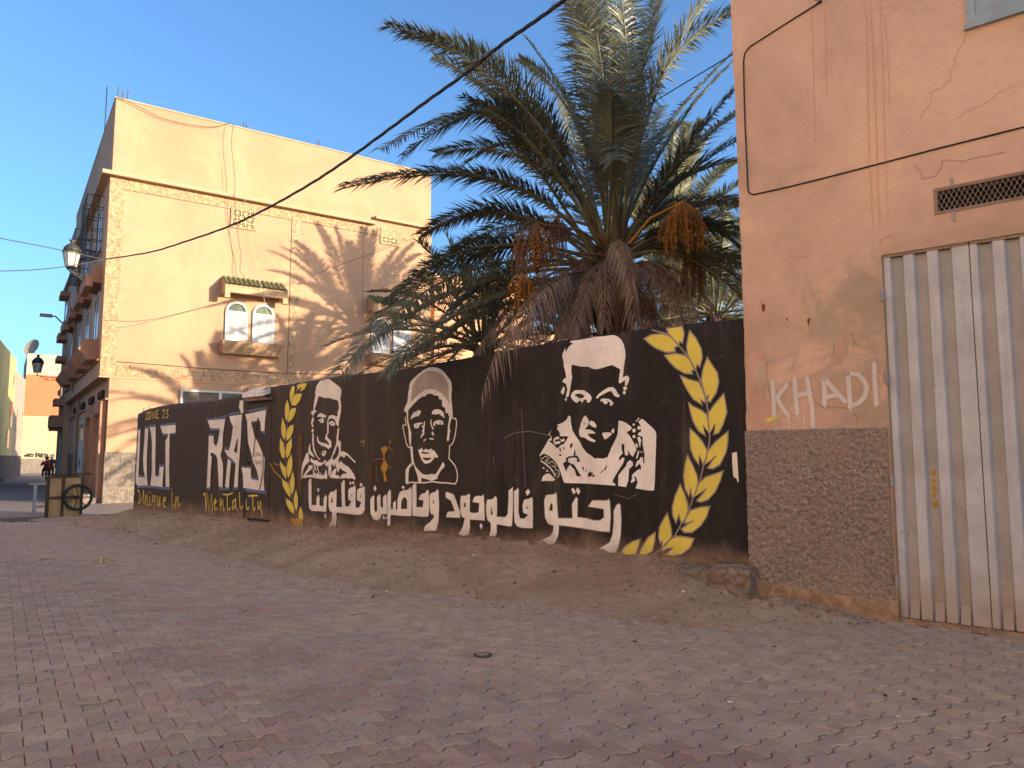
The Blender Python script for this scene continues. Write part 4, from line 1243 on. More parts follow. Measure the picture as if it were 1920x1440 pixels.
paint2('lime_patch', house, ["110 120 240 120 255 330 290 560 300 640 260 600 220 400 190 500 150 460 110 380 90 240"], M['pale_lime'], oT, kT, 1)
oU, kU = (1360, 0), 2.88
paint2('paint_drip', house, [], M['drip_pale'], oU, kU, 0, strokes=[("755 0 765 230 768 400 772 700 780 900 800 1230", 5), ("780 0 795 200 802 400 815 700 832 1220", 6), ("835 0 845 200 852 400 860 700 868 950 878 1200", 5), ("860 100 875 250 880 400 885 560", 4), ("467 50 474 300 478 500 485 780", 4), ("537 50 541 250 548 520", 4)])
paint2('plaster_crack', house, [], M['crack'], oU, kU, 1, strokes=[("1305 180 1280 240 1245 300 1235 360 1212 385 1220 430 1160 480 1112 500 1108 560 1075 600 1050 640", 2.6), ("1030 890 1065 965 1130 955 1160 915 1178 862 1230 865 1290 870 1330 855 1420 842 1510 820", 3.4), ("1250 640 1330 590 1420 550 1480 500 1580 460", 2.2), ("830 1310 870 1280 900 1265", 2.5), ("345 1382 450 1386", 2.5)])
oV, kV = (1360, 440), 3.43
paint2('peeled_patch', house, ["690 690 720 680 765 652 770 720 790 735 780 770 745 830 700 838 670 800 690 770 705 720"], M['pink_peel'], oV, kV, 0)
paint2('plaster_crack', house, [], M['crack'], oV, kV, 1, strokes=[("812 630 822 655 832 690 826 712 829 730 810 765", 2.6), ("467 760 458 785 445 822 438 835 425 875", 2.0), ("600 838 618 818 630 806 648 782", 2.4), ("690 700 705 745 670 790", 3), ("470 1020 505 1030 540 1024 575 1030", 2.8), ("580 1080 610 1095 640 1118 690 1106 720 1112 760 1110 800 1127", 2.8), ("765 1180 775 1200 800 1215", 3), ("830 1150 842 1165 850 1195", 4)])
paint2('rust_spot', house, ["232 455 245 445 258 455 250 500 235 485", "392 538 400 535 400 555 393 555", "525 545 540 535 548 545 538 575 530 570"], M['rust_stain'], oV, kV, 0, strokes=[("232 425 238 455", 4), ("535 570 533 590", 4)])
# ---------------------------------------------------------------- corner house with the sunlit gable
M['ochre_wall'] = plaster('ochre_plaster', (0.425, 0.262, 0.163), 0.14, stain=(0.33, 0.21, 0.135), bscale=30, bstr=0.15, big=0.35)
M['ochre_rough'] = roughcast('ochre_roughcast', (0.45, 0.30, 0.18), 9, 0.9, 0.06)
M['ochre_trim'] = plaster('ochre_trim', (0.46, 0.305, 0.185), 0.1)
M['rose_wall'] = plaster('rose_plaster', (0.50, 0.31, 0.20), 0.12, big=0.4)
M['rose_trim'] = plaster('rose_trim', (0.40, 0.215, 0.135), 0.12)
M['grey_plinth'] = roughcast('grey_plinth', (0.22, 0.185, 0.155), 8, 0.9, 0.06)
M['white_wood'] = metal('white_wood', (0.43, 0.44, 0.45), 0.5, 0.05)
M['green_tile'] = metal('green_tile', (0.10, 0.135, 0.06), 0.35, 0.35, rust=(0.22, 0.20, 0.10))
M['pane'] = glass('window_pane')
M['pane_green'] = glass('fanlight_pane', (0.05, 0.06, 0.025))
M['shutter_grey'] = metal('shutter_grey', (0.42, 0.36, 0.31), 0.5, 0.1)
M['iron_dark'] = metal('iron_dark', (0.03, 0.03, 0.032), 0.5)
M['hole'] = plaster('vent_hole', (0.05, 0.034, 0.022), 0.1)
M['lattice'] = plaster('lattice_clay', (0.55, 0.37, 0.21), 0.1)

ch_ = ftag('corner_house', GB, 'tall ochre corner house whose blank gable carries a palm shadow', 'house')
GW = 12.05; RT = 13.82; CZ = 11.03; LZ = 4.17; YD = 15.6; OV = 0.30
hb = MB()
YM = 9.4                                                        # depth of the main block; unseen back cut to a narrow wing so sun passes
hb.box(0.0, GW, 0.0, YM, -0.1, LZ).box(0.0, 3.4, YM, YD, -0.1, LZ)
hb.box(-OV, GW, -0.0015, YM, LZ + 0.0, CZ).box(-OV, 3.4, YM, YD, LZ, CZ)
hb.box(-OV + 0.05, GW - 0.02, 0.02, YM, CZ, RT).box(-OV + 0.05, 3.4, YM, YD, CZ, RT)
hb.build('wall', [M['ochre_wall']], ch_)
# street face skins: a lighter wall colour put on the side in shade
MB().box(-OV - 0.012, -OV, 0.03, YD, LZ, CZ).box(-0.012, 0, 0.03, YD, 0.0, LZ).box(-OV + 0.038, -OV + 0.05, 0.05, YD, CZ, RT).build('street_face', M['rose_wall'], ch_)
# cornice: gable side with a step near its right end, and the street side
co = MB()
x_step = GB.loc(700, 415)[0]
co.box(-OV - 0.26, x_step, -0.26, 0.02, CZ, CZ + 0.13)
co.box(x_step + 0.05, GW + 0.05, -0.2, 0.02, CZ + 0.28, CZ + 0.40)
co.box(-OV - 0.26, -OV + 0.05, 0.02, YD, CZ, CZ + 0.13)
co.build('cornice', M['ochre_trim'], ch_)
MB().box(-OV + 0.02, GW, -0.01, 0.3, RT, RT + 0.05).box(-OV + 0.02, -OV + 0.3, 0.3, YD, RT, RT + 0.05).build('parapet_coping', M['ochre_trim'], ch_)
# roughcast bands framing smooth panels
def band(x0, x1, z0, z1, p=0.02): return MB().box(x0, x1, -p, -0.0016, z0, z1).build('roughcast_band', M['ochre_rough'], ch_)
qz = GB.loc(300, 690)[1]
xb0, xb1 = GB.loc(545, 500)[0], GB.loc(561, 500)[0]
band(-OV + 0.0, 0.16, LZ + 0.02, CZ - 0.02, 0.03)
band(0.17, xb0 - 0.01, CZ - 0.38, CZ - 0.02)
band(xb0, xb1, LZ + 0.45, CZ - 0.02, 0.022)
band(xb1 + 0.01, GW - 0.3, CZ - 0.38, CZ - 0.02)
band(0.17, GW - 0.3, LZ + 0.04, LZ + 0.44)
band(GW - 0.29, GW, LZ + 0.02, CZ - 0.02)
MB().box(-OV - 0.02, GW, -0.035, -0.0016, LZ - 0.03, LZ + 0.015).build('string_course', M['ochre_trim'], ch_)
MB().box(-0.03, GW, -0.03, 0.0, -0.1, 1.66).box(-0.03, -0.0125, 0.0, YD, -0.1, 1.66).build('plinth', M['grey_plinth'], ch_)
gl = MB()
for (xa, xb, za, zb) in ((0.17, 3.62, CZ - 0.395, CZ - 0.382), (xb0 - 0.018, xb0 - 0.003, LZ + 0.5, CZ - 0.4), (4.66, xb0 - 0.02, CZ - 0.395, CZ - 0.382), (xb1 + 0.01, 9.6, CZ - 0.395, CZ - 0.382)):
    gl.box(xa, xb, -0.004, -0.0017, za, zb)
x8 = GB.loc(680, 500)[0]; gl.box(x8, x8 + 0.014, -0.004, -0.0017, 7.3, CZ - 0.4)
x9 = GB.loc(802, 500)[0]; gl.box(x9, x9 + 0.014, -0.004, -0.0017, 8.5, CZ - 0.4)
gl.build('panel_groove', M['hole'], ch_)

# pierced clay vents
def lattice_vent(u0, v0, u1, v1, nx, nz):
    (x0, z1), (x1, z0) = GB.loc(u0, v0), GB.loc(u1, v1)
    f = MB(); t = 0.07
    f.box(x0, x1, -0.05, -0.002, z1 - t, z1).box(x0, x1, -0.05, -0.002, z0, z0 + t).box(x0, x0 + t, -0.05, -0.002, z0 + t, z1 - t).box(x1 - t, x1, -0.05, -0.002, z0 + t, z1 - t)
    o = f.build('vent', M['ochre_rough'], ch_)
    MB().box(x0 + t, x1 - t, -0.006, -0.0025, z0 + t, z1 - t).build('vent_back', M['hole'], o)
    l = MB(); W, H = x1 - x0 - 2 * t, z1 - z0 - 2 * t
    for i in range(nx + 1):
        x = x0 + t + W * i / nx
        l.box(x - 0.018, x + 0.018, -0.045, -0.0065, z0 + t, z1 - t)
    for j in range(nz + 1):
        z = z0 + t + H * j / nz
        l.box(x0 + t, x1 - t, -0.043, -0.0068, z - 0.016, z + 0.016)
    for i in range(nx):
        for j in range(nz):
            xa, za = x0 + t + W * i / nx, z0 + t + H * j / nz
            xb, zb = xa + W / nx, za + H / nz
            if (i + j) % 2: xa, xb = xb, xa
            l.tube([(xa, -0.026, za), (xb, -0.026, zb)], 0.017, 4, cap=False)
    l.build('lattice', M['lattice'], o)
lattice_vent(433, 386, 479, 434, 5, 4)
lattice_vent(713, 427, 747, 463, 4, 4)

# arched twin windows under a green-tiled canopy
def arch_poly(x0, x1, z0, zs, n=14):
    r = (x1 - x0) / 2; c = (x0 + x1) / 2
    return [(x0, z0), (x1, z0)] + [(c + r * math.cos(math.pi * i / n), zs + r * math.sin(math.pi * i / n)) for i in range(n + 1)]
def arched_window(x0, x1, z0, ztop, parent):
    r = (x1 - x0) / 2; zs = ztop - r
    fr = MB()
    o_ = arch_poly(x0, x1, z0, zs); t = 0.085
    i_ = arch_poly(x0 + t, x1 - t, z0 + t, zs)
    n = len(o_)
    for (ya, yb) in ((-0.07, -0.002),):
        vs = [(p[0], ya, p[1]) for p in o_] + [(p[0], ya, p[1]) for p in i_] + [(p[0], yb, p[1]) for p in o_] + [(p[0], yb, p[1]) for p in i_]
        fs = []
        for k in range(n):
            k2 = (k + 1) % n
            fs += [(k, k2, n + k2, n + k), (k, 2 * n + k, 2 * n + k2, k2), (n + k, n + k2, 3 * n + k2, 3 * n + k)]
        fr.add(vs, fs)
    win = fr.build('window', M['white_wood'], parent)
    MB().sheet(i_, -0.012).build('window_pane', M['pane_green'], win)
    MB().box(x0 + t, x1 - t, -0.06, -0.014, zs - 0.045, zs + 0.03).build('transom', M['white_wood'], win)
    c = (x0 + x1) / 2
    for (a, b) in ((x0 + t + 0.005, c - 0.006), (c + 0.006, x1 - t - 0.005)):
        s = MB(); za, zb = z0 + t, zs - 0.05; k = 0.06
        s.box(a, a + k, -0.055, -0.02, za, zb).box(b - k, b, -0.055, -0.02, za, zb).box(a + k, b - k, -0.055, -0.02, za, za + k).box(a + k, b - k, -0.055, -0.02, zb - k, zb)
        ns = 20
        for i in range(ns):
            z = za + k + (zb - za - 2 * k) * (i + 0.2) / ns
            h = (zb - za - 2 * k) / ns
            s.hexa([(a + k, -0.05, z), (b - k, -0.05, z), (b - k, -0.028, z + h * 0.5), (a + k, -0.028, z + h * 0.5), (a + k, -0.05, z + 0.012), (b - k, -0.05, z + 0.012), (b - k, -0.028, z + h * 0.7 + 0.012), (a + k, -0.028, z + h * 0.7 + 0.012)])
        s.build('shutter', M['white_wood'], win)
        MB().box(a - 0.012 if a < c else b - 0.008, a + 0.008 if a < c else b + 0.012, -0.068, -0.054, za + 0.2, za + 0.28).box(a - 0.012 if a < c else b - 0.008, a + 0.008 if a < c else b + 0.012, -0.068, -0.054, zb - 0.3, zb - 0.22).build('hinge', M['iron_dark'], win)
    return win
wz0, wz1 = 5.70, 7.22
def window_bay(xs):
    x0 = xs - 0.02; x1 = xs + 1.86
    arched_window(xs + 0.05, xs + 0.05 + 0.80, wz0, wz1 - 0.02, ch_)
    arched_window(xs + 1.02, xs + 1.02 + 0.80, wz0, wz1 - 0.02, ch_)
    ca, cb = xs - 0.12, xs + 2.14
    cn = MB(); P = 0.62
    cn.box(ca, cb, -P + 0.02, -P + 0.22, 7.40, 7.62).box(ca, ca + 0.2, -P + 0.22, -0.002, 7.40, 7.62).box(cb - 0.2, cb, -P + 0.22, -0.002, 7.40, 7.62)
    cn.box(ca, ca + 0.18, -P + 0.021, -P + 0.2, 7.2, 7.398).box(cb - 0.18, cb, -P + 0.021, -P + 0.2, 7.2, 7.398)
    cn.prismx([(-P, 7.622), (-0.002, 7.622), (-0.002, 8.05), (-0.08, 8.03), (-P, 7.66)], ca, cb)
    canopy = cn.build('canopy', M['ochre_trim'], ch_)
    nt = 13
    tl = MB()
    for k in range(7):
        a = math.pi * k / 6
        for (y, z, r) in ((0.0, 0.0, 0.088), (0.30, 0.185, 0.072)):
            tl.v.append((r * math.cos(a), y, z + r * 0.85 * math.sin(a)))
    for k in range(6):
        tl.f.append((k * 2, k * 2 + 2, k * 2 + 3, k * 2 + 1)); tl.m.append(0)
    tme = tl.mesh('roof_tile', M['green_tile'], True)
    for i in range(nt):
        for j in range(3):
            o = bpy.data.objects.new('roof_tile', tme)
            col.objects.link(o); o.parent = canopy
            o.location = (ca + (cb - ca) * (i + 0.5) / nt, -P - 0.04 + j * 0.20, 7.655 + j * 0.123 + 0.004 * (i % 3))
            o.rotation_euler = (0, 0.03 * math.sin(i * 1.7 + j), 0.03 * math.sin(i * 2.1))
    sl = MB()
    sa, sb = xs - 0.12, xs + 2.12
    sl.hexa([(sa + 0.08, -0.30, 5.22), (sb - 0.22, -0.30, 5.22), (sb - 0.02, -0.002, 5.22), (sa + 0.02, -0.002, 5.22), (sa, -0.55, 5.66), (sb, -0.55, 5.66), (sb, -0.002, 5.66), (sa, -0.002, 5.66)])
    sl.build('window_sill', M['ochre_rough'], ch_)
window_bay(GB.loc(419, 600)[0])
window_bay(GB.loc(694, 600)[0])
# long barred window low on the gable
(lx0, lz1), (lx1, lz0) = GB.loc(338, 730), GB.loc(482, 775)
lw = MB().box(lx0, lx1, -0.08, -0.002, lz1 - 0.07, lz1).box(lx0, lx0 + 0.08, -0.08, -0.002, lz0, lz1 - 0.07).box(lx1 - 0.08, lx1, -0.08, -0.002, lz0, lz1 - 0.07).box((lx0 + lx1) / 2 - 0.05, (lx0 + lx1) / 2 + 0.05, -0.075, -0.002, lz0, lz1 - 0.07)
lwo = lw.build('window', M['white_wood'], ch_)
MB().box(lx0 + 0.08, lx1 - 0.08, -0.012, -0.004, lz0, lz1 - 0.07).build('window_pane', M['pane'], lwo)
wg = MB()
k = 0.09
for i in range(-8, int((lx1 - lx0) / k)):
    for s in (1, -1):
        xa = lx0 + 0.08 + i * k; xb = xa + (lz1 - lz0) * 0.9
        za, zb = (lz0, lz1 - 0.07) if s == 1 else (lz1 - 0.07, lz0)
        lo, hi = lx0 + 0.08, lx1 - 0.08
        f0 = max(0, (lo - xa) / (xb - xa)); f1 = min(1, (hi - xa) / (xb - xa))
        if f1 <= f0: continue
        wg.tube([(xa + (xb - xa) * f0, -0.03, za + (zb - za) * f0), (xa + (xb - xa) * f1, -0.03, za + (zb - za) * f1)], 0.007, 4, cap=False)
wg.build('window_mesh', M['mesh_wire'], lwo)

# rebar stubs and mast on the roof
for x, h in ((-0.2, 0.5), (-0.05, 0.4), (0.1, 0.45), (4.05, 0.35), (4.15, 0.25), (6.9, 0.3), (7.0, 0.35)):
    MB().tube([(x, 0.15, RT), (x + 0.02, 0.15, RT + h)], 0.016, 5).build('rebar', M['rust_iron'], ch_)
MB().tube([(-0.15, 4.6, RT), (-0.15, 4.6, RT + 2.4)], 0.02, 6).build('mast', M['iron_dark'], ch_)

# street face: caged windows, box canopies and sills, roller shutters, door
def cage(y0, y1, z0, z1, xf=-OV, dep=0.55):
    c = MB(); r = 0.016
    xo = xf - dep
    for y in [y0 + (y1 - y0) * i / 4 for i in range(5)]:
        c.tube([(xo, y, z0), (xo, y, z1)], r, 4)
    for z in [z0 + (z1 - z0) * i / 5 for i in range(6)]:
        c.tube([(xf, y0, z), (xo, y0, z), (xo, y1, z), (xf, y1, z)], r, 4)
    for x in [xf - dep * i / 3 for i in (1, 2)]:
        for y in (y0, y1): c.tube([(x, y, z0), (x, y, z1)], r, 4)
        c.tube([(x, y0, z0), (x, y1, z0)], r, 4)
    for y in [y0 + (y1 - y0) * i / 8 for i in range(9)]:
        c.tube([(xf, y, z0), (xo, y, z0)], r, 4)
    return c.build('window_cage', M['iron_dark'], ch_)
def street_window(y0, y1, z0, z1, xf=-OV, mat=None):
    w = MB().box(xf - 0.05, xf - 0.012, y0, y0 + 0.09, z0, z1).box(xf - 0.05, xf - 0.012, y1 - 0.09, y1, z0, z1).box(xf - 0.05, xf - 0.012, y0 + 0.09, y1 - 0.09, z1 - 0.09, z1).box(xf - 0.05, xf - 0.012, y0 + 0.09, y1 - 0.09, z0, z0 + 0.09)
    w.box(xf - 0.048, xf - 0.012, (y0 + y1) / 2 - 0.04, (y0 + y1) / 2 + 0.04, z0 + 0.09, z1 - 0.09)
    o = w.build('window', mat or M['shutter_grey'], ch_)
    MB().box(xf - 0.03, xf - 0.013, y0 + 0.09, y1 - 0.09, z0 + 0.09, z1 - 0.09).build('window_pane', M['pane'], o)
    return o
for y in (1.5, 6.3):
    street_window(y, y + 1.5, 8.9, 10.5)
    cage(y - 0.15, y + 1.65, 8.7, 10.7)
for y in (0.9, 4.2, 7.8, 11.4):
    street_window(y, y + 1.7, 5.55, 7.2, mat=M['white_wood'])
    c = MB().box(-OV - 0.28, -OV - 0.0125, y - 0.2, y + 1.9, 7.45, 8.05).box(-OV - 0.5, -OV - 0.282, y - 0.2, y + 1.9, 7.3, 7.7)
    c.build('canopy', M['rose_trim'], ch_)
    s = MB()
    sec = [(-OV - 0.0125, 5.5), (-OV - 0.42, 5.5), (-OV - 0.60, 5.15), (-OV - 0.34, 4.8), (-OV - 0.0125, 4.8)]
    n = len(sec)
    s.v = [(a, y - 0.15, b) for a, b in sec] + [(a, y + 1.85, b) for a, b in sec]
    s.f = [tuple(range(n)), tuple(reversed(range(n, 2 * n)))] + [(i, n + i, n + (i + 1) % n, (i + 1) % n) for i in range(n)]
    s.m = [0] * len(s.f)
    s.build('window_sill', M['rose_trim'], ch_)
    MB().box(-0.1, -0.013, y + 0.1, y + 1.6, 3.55, 3.8).build('vent_slot', M['hole'], ch_)
MB().box(-OV - 0.09, -OV - 0.0125, 0.03, YD, 4.7, 4.74).build('string_course', M['rose_trim'], ch_)
MB().box(-0.09, -0.0125, 0.0, YD, 3.4, 3.46).build('string_course', M['rose_trim'], ch_)
def roller(y0, y1, zt):
    mb = MB()
    prof = []
    z = 0.12
    while z < zt - 0.02:
        prof += [(-0.035, z), (-0.052, z + 0.05), (-0.035, z + 0.095)]
        z += 0.1
    mb.v = [(x, y0, z) for x, z in prof] + [(x, y1, z) for x, z in prof]
    n = len(prof)
    mb.f = [(i, i + 1, n + i + 1, n + i) for i in range(n - 1)]; mb.m = [0] * len(mb.f)
    o = mb.build('roller_shutter', M['shutter_grey'], ch_)
    fr = MB().box(-0.2, -0.0315, y0 - 0.34, y0 - 0.02, 0, zt + 0.4).box(-0.2, -0.0315, y1 + 0.02, y1 + 0.34, 0, zt + 0.4).box(-0.198, -0.0315, y0 - 0.02, y1 + 0.02, zt + 0.0, zt + 0.4)
    # rounded upper corners of the opening
    for (yc, s) in ((y0 - 0.02, 1), (y1 + 0.02, -1)):
        fr.add([(-0.19, yc, zt), (-0.19, yc, zt - 0.3), (-0.19, yc + s * 0.1, zt - 0.1), (-0.19, yc + s * 0.3, zt)], [(0, 1, 2, 3)])
        fr.add([(-0.19, yc, zt - 0.3), (-0.035, yc, zt - 0.3), (-0.035, yc + s * 0.1, zt - 0.1), (-0.19, yc + s * 0.1, zt - 0.1)], [(0, 1, 2, 3)])
        fr.add([(-0.19, yc + s * 0.1, zt - 0.1), (-0.035, yc + s * 0.1, zt - 0.1), (-0.035, yc + s * 0.3, zt), (-0.19, yc + s * 0.3, zt)], [(0, 1, 2, 3)])
    fr.build('shutter_frame', M['rose_trim'], o)
roller(0.55, 2.35, 3.0)
roller(3.55, 5.3, 3.0)
dd = MB().box(-0.08, -0.0315, 7.2, 9.4, 0.1, 3.05).build('door', M['white_wood'], ch_)
d2 = MB()
for i in range(3):
    d2.box(-0.084, -0.0805, 7.35 + i * 0.68, 7.35 + i * 0.68 + 0.55, 2.2, 2.9)
d2.build('door_pane', M['pane'], dd)
MB().box(-0.11, -0.081, 8.28, 8.34, 1.1, 1.4).build('door_handle', M['iron_dark'], dd)
MB().tube([(-0.12, 10.2, 0.0), (-0.12, 10.2, LZ), (-OV - 0.1, 10.2, LZ + 0.3), (-OV - 0.1, 10.2, CZ)], 0.06, 7).build('downpipe', M['rose_trim'], ch_)
st_ = MB().box(-0.95, -0.035, 0.2, 5.6, -0.02, 0.16).box(-0.55, -0.036, 0.3, 5.5, 0.161, 0.28).build('doorstep', M['grey_plinth'], ch_)

# ---------------------------------------------------------------- the row beyond the corner house
M['drab_wall'] = plaster('drab_plaster', (0.36, 0.245, 0.17), 0.15)
M['grey_wall'] = plaster('grey_plaster', (0.36, 0.29, 0.24), 0.15)
M['blue_door'] = metal('blue_door', (0.30, 0.40, 0.48), 0.6, 0.25, rust=(0.45, 0.35, 0.22))
def row_house(name, y0, y1, h, xf, wall, label, seed):
    r_ = random.Random(seed)
    root = ftag(name, GB, label, 'house', at=(0, y0))
    L = y1 - y0
    MB().box(xf, xf + 3, 0.02, L, -0.1, h).build('wall', wall, root)
    MB().box(xf - 0.12, xf + 0.3, 0.02, L, h + 0.001, h + 0.25).build('roof_edge', M['rose_trim'], root)
    nb = max(1, int(L / 2.6))
    for i in range(nb):
        y = (i + 0.25) * L / nb
        for z in (4.6, 8.0):
            if z + 1.6 > h: continue
            w = MB().box(xf - 0.06, xf - 0.002, y, y + 1.3, z, z + 1.6).build('window', M['white_wood'] if (i + int(z)) % 2 else M['shutter_grey'], root)
            MB().box(xf - 0.066, xf - 0.061, y + 0.12, y + 0.6, z + 0.12, z + 1.48).box(xf - 0.066, xf - 0.061, y + 0.7, y + 1.18, z + 0.12, z + 1.48).build('window_pane', M['pane'], w)
            MB().box(xf - 0.4, xf - 0.002, y - 0.15, y + 1.45, z - 0.45, z - 0.1).build('window_sill', M['rose_trim'], root)
            MB().box(xf - 0.4, xf - 0.002, y - 0.2, y + 1.5, z + 1.85, z + 2.1).build('canopy', M['rose_trim'], root)
        d = MB().box(xf - 0.05, xf - 0.002, y, y + 1.4, 0.05, 2.4).build('door', M['blue_door'] if i % 2 == 0 else M['shutter_grey'], root)
        MB().box(xf - 0.056, xf - 0.051, y + 0.68, y + 0.72, 0.1, 2.35).build('door_seam', M['dark'], d)
    MB().box(xf - 0.55, xf - 0.002, 0.3, L * 0.6, 3.0, 3.6).build('awning', M['rose_trim'], root)
    return root
row_house('terrace_house', YD + 0.02, 20.2, 10.6, -0.30, M['rose_wall'], 'narrow shaded rose terrace house next up the street from the ochre corner house', 1)
row_house('terrace_house', 20.25, 24.6, 5.2, -0.05, M['drab_wall'], 'lower drab terrace house, last one seen on the right of the street', 2)

# ---------------------------------------------------------------- end of the street
M['yellow_wall'] = plaster('yellow_plaster', (0.66, 0.50, 0.20), 0.1)
M['taupe_wall'] = plaster('taupe_plaster', (0.44, 0.33, 0.26), 0.1)  # brown-grey puts shade into the colour of the yellow front
M['red_wall'] = plaster('red_plaster', (0.62, 0.16, 0.075), 0.1, big=0.2)
M['beige_wall'] = plaster('beige_plaster', (0.56, 0.36, 0.22), 0.15, big=0.2)
M['dark_grey'] = plaster('dark_dado', (0.12, 0.10, 0.09), 0.15)
def block_mat():
    m = NT('concrete_block')
    br = m.n.new('ShaderNodeTexBrick')
    mp = m.n.new('ShaderNodeMapping'); mp.inputs['Rotation'].default_value = (R(90), 0, 0)
    m.link(m.co, mp.inputs['Vector'])
    br.inputs['Scale'].default_value = 1.0; br.inputs['Brick Width'].default_value = 0.5; br.inputs['Row Height'].default_value = 0.25; br.inputs['Mortar Size'].default_value = 0.025
    br.inputs['Color1'].default_value = (0.42, 0.36, 0.27, 1); br.inputs['Color2'].default_value = (0.50, 0.43, 0.33, 1); br.inputs['Mortar'].default_value = (0.30, 0.25, 0.19, 1)
    m.link(mp.outputs[0], br.inputs['Vector'])
    m.color(br.outputs['Color']); m.rough(0.95, 0.1)
    m.bump(br.outputs['Fac'], -0.5, 0.02)
    return m.mat
M['block'] = block_mat()
YB = Frame(gnd(0, 902), -29)
yb = ftag('yellow_house', YB, 'yellow house with small windows on the left side of the far street', 'house')
MB().box(-14, 5.5, 0.0, 8, -0.1, 8.3).build('wall', M['yellow_wall'], yb)
MB().box(5.52, 13.6, 0.0, 8, -0.1, 7.6).build('lower_wall', M['taupe_wall'], yb)
MB().box(-14, 13.6, -0.03, -0.001, -0.1, 1.6).build('dado', M['dark_grey'], yb)
for x, z, wd_, hg in ((3.4, 6.3, 0.9, 0.9), (3.4, 3.4, 1.0, 1.9), (7.4, 3.5, 0.9, 1.6), (11.0, 3.5, 0.9, 1.6), (7.6, 1.9, 0.7, 0.6), (10.0, 1.9, 0.7, 0.6), (2.0, 2.0, 1.2, 1.4)):
    w = MB().box(x, x + wd_, -0.05, -0.001, z, z + hg).build('window', M['shutter_grey'], yb)
    MB().box(x + 0.1, x + wd_ - 0.1, -0.056, -0.051, z + 0.1, z + hg - 0.1).build('window_pane', M['pane'], w)
MB().box(-1.0, 0.6, -0.25, -0.031, -0.05, 0.2).build('doorstep', M['grey_plinth'], yb)
EW = Frame(gnd(38, 887), 55.5)
ew = ftag('end_wall', EW, 'low beige wall with black graffiti closing the end of the street', 'wall')
ez = EW.loc(60, 780)[1]
MB().box(-3, 20, 0, 0.4, -0.1, ez).build('wall', M['beige_wall'], ew)
MB().box(-3, 20, -0.03, -0.001, -0.1, EW.loc(60, 860)[1]).build('dado', M['grey_plinth'], ew)
def gs(*pts): return [EW.loc(a / 4.0, 640 + b / 4.0) for a, b in pts]
gf = MB()
for s in (((180, 860), (215, 845), (255, 850)), ((180, 860), (250, 862)), ((195, 855), (240, 845)), ((268, 872), (270, 840), (290, 842), (285, 858), (270, 860)), ((300, 845), (296, 866), (315, 868), (318, 846), (302, 844)), ((296, 872), (320, 840)), ((345, 843), (330, 848), (345, 858), (330, 872)), ((356, 842), (356, 870), (372, 868)), ((384, 846), (384, 868)), ((400, 846), (400, 868))):
    gf.ribbon(gs(*s), 0.14, -0.006)
gf.build('graffiti', M['black_iron'], ew)
RH = Frame(pt(39, 857, 74), 55.5)
rh = ftag('red_house', RH, 'red house with bare blockwork top rising behind the end wall', 'house')
rz1 = RH.loc(48, 702)[1]; rz2 = RH.loc(48, 662)[1]
MB().box(0, 22, 0, 12, -0.1, rz1).build('wall', M['red_wall'], rh)
MB().box(0.01, 22, 0.01, 12, rz1, rz2).build('block_storey', M['block'], rh)
dish = MB()
dn = 16
for j in range(4):
    r = 0.95 * j / 3
    for k in range(dn):
        a = 2 * math.pi * k / dn
        dish.v.append((r * math.cos(a), 0.25 * (r / 0.95) ** 2 * -1, r * math.sin(a)))
for j in range(3):
    for k in range(dn):
        dish.f.append((j * dn + k, j * dn + (k + 1) % dn, (j + 1) * dn + (k + 1) % dn, (j + 1) * dn + k)); dish.m.append(0)
do_ = thing('satellite_dish', RH.w(0.6, 4.6, rz2 + 0.0), RH.rot() - 0.9, 'grey satellite dish on the blockwork roof above the yellow house', 'satellite dish')
q = dish.build('reflector', M['grey_wall'], do_, True); q.location = (0, 0, 1.1); q.rotation_euler = (-0.35, 0, 0)
MB().tube([(0, 0.1, -0.02), (0, 0.1, 1.0)], 0.05, 6).build('pole', M['iron_dark'], do_)
MB().tube([(0, 0, 0.6), (0, -0.8, 1.0)], 0.02, 4).build('feed_arm', M['iron_dark'], do_)

# houses glimpsed behind the palms
M['salmon_wall'] = plaster('salmon_plaster', (0.60, 0.33, 0.20), 0.1)
SH = Frame(pt(812, 857, 34), 62)
sh = ftag('salmon_house', SH, 'salmon house glimpsed through the palm fronds right of the gable', 'house')
MB().box(0, 5.2, 0, 6, -0.1, SH.loc(812, 512)[1]).box(5.22, 12, 0.6, 6, -0.1, SH.loc(900, 600)[1]).build('wall', M['salmon_wall'], sh)
w = MB().box(2.4, 3.3, -0.05, -0.001, 5.0, 6.4).build('window', M['shutter_grey'], sh)
MB().box(2.5, 3.2, -0.056, -0.051, 5.1, 6.3).build('window_pane', M['pane'], w)
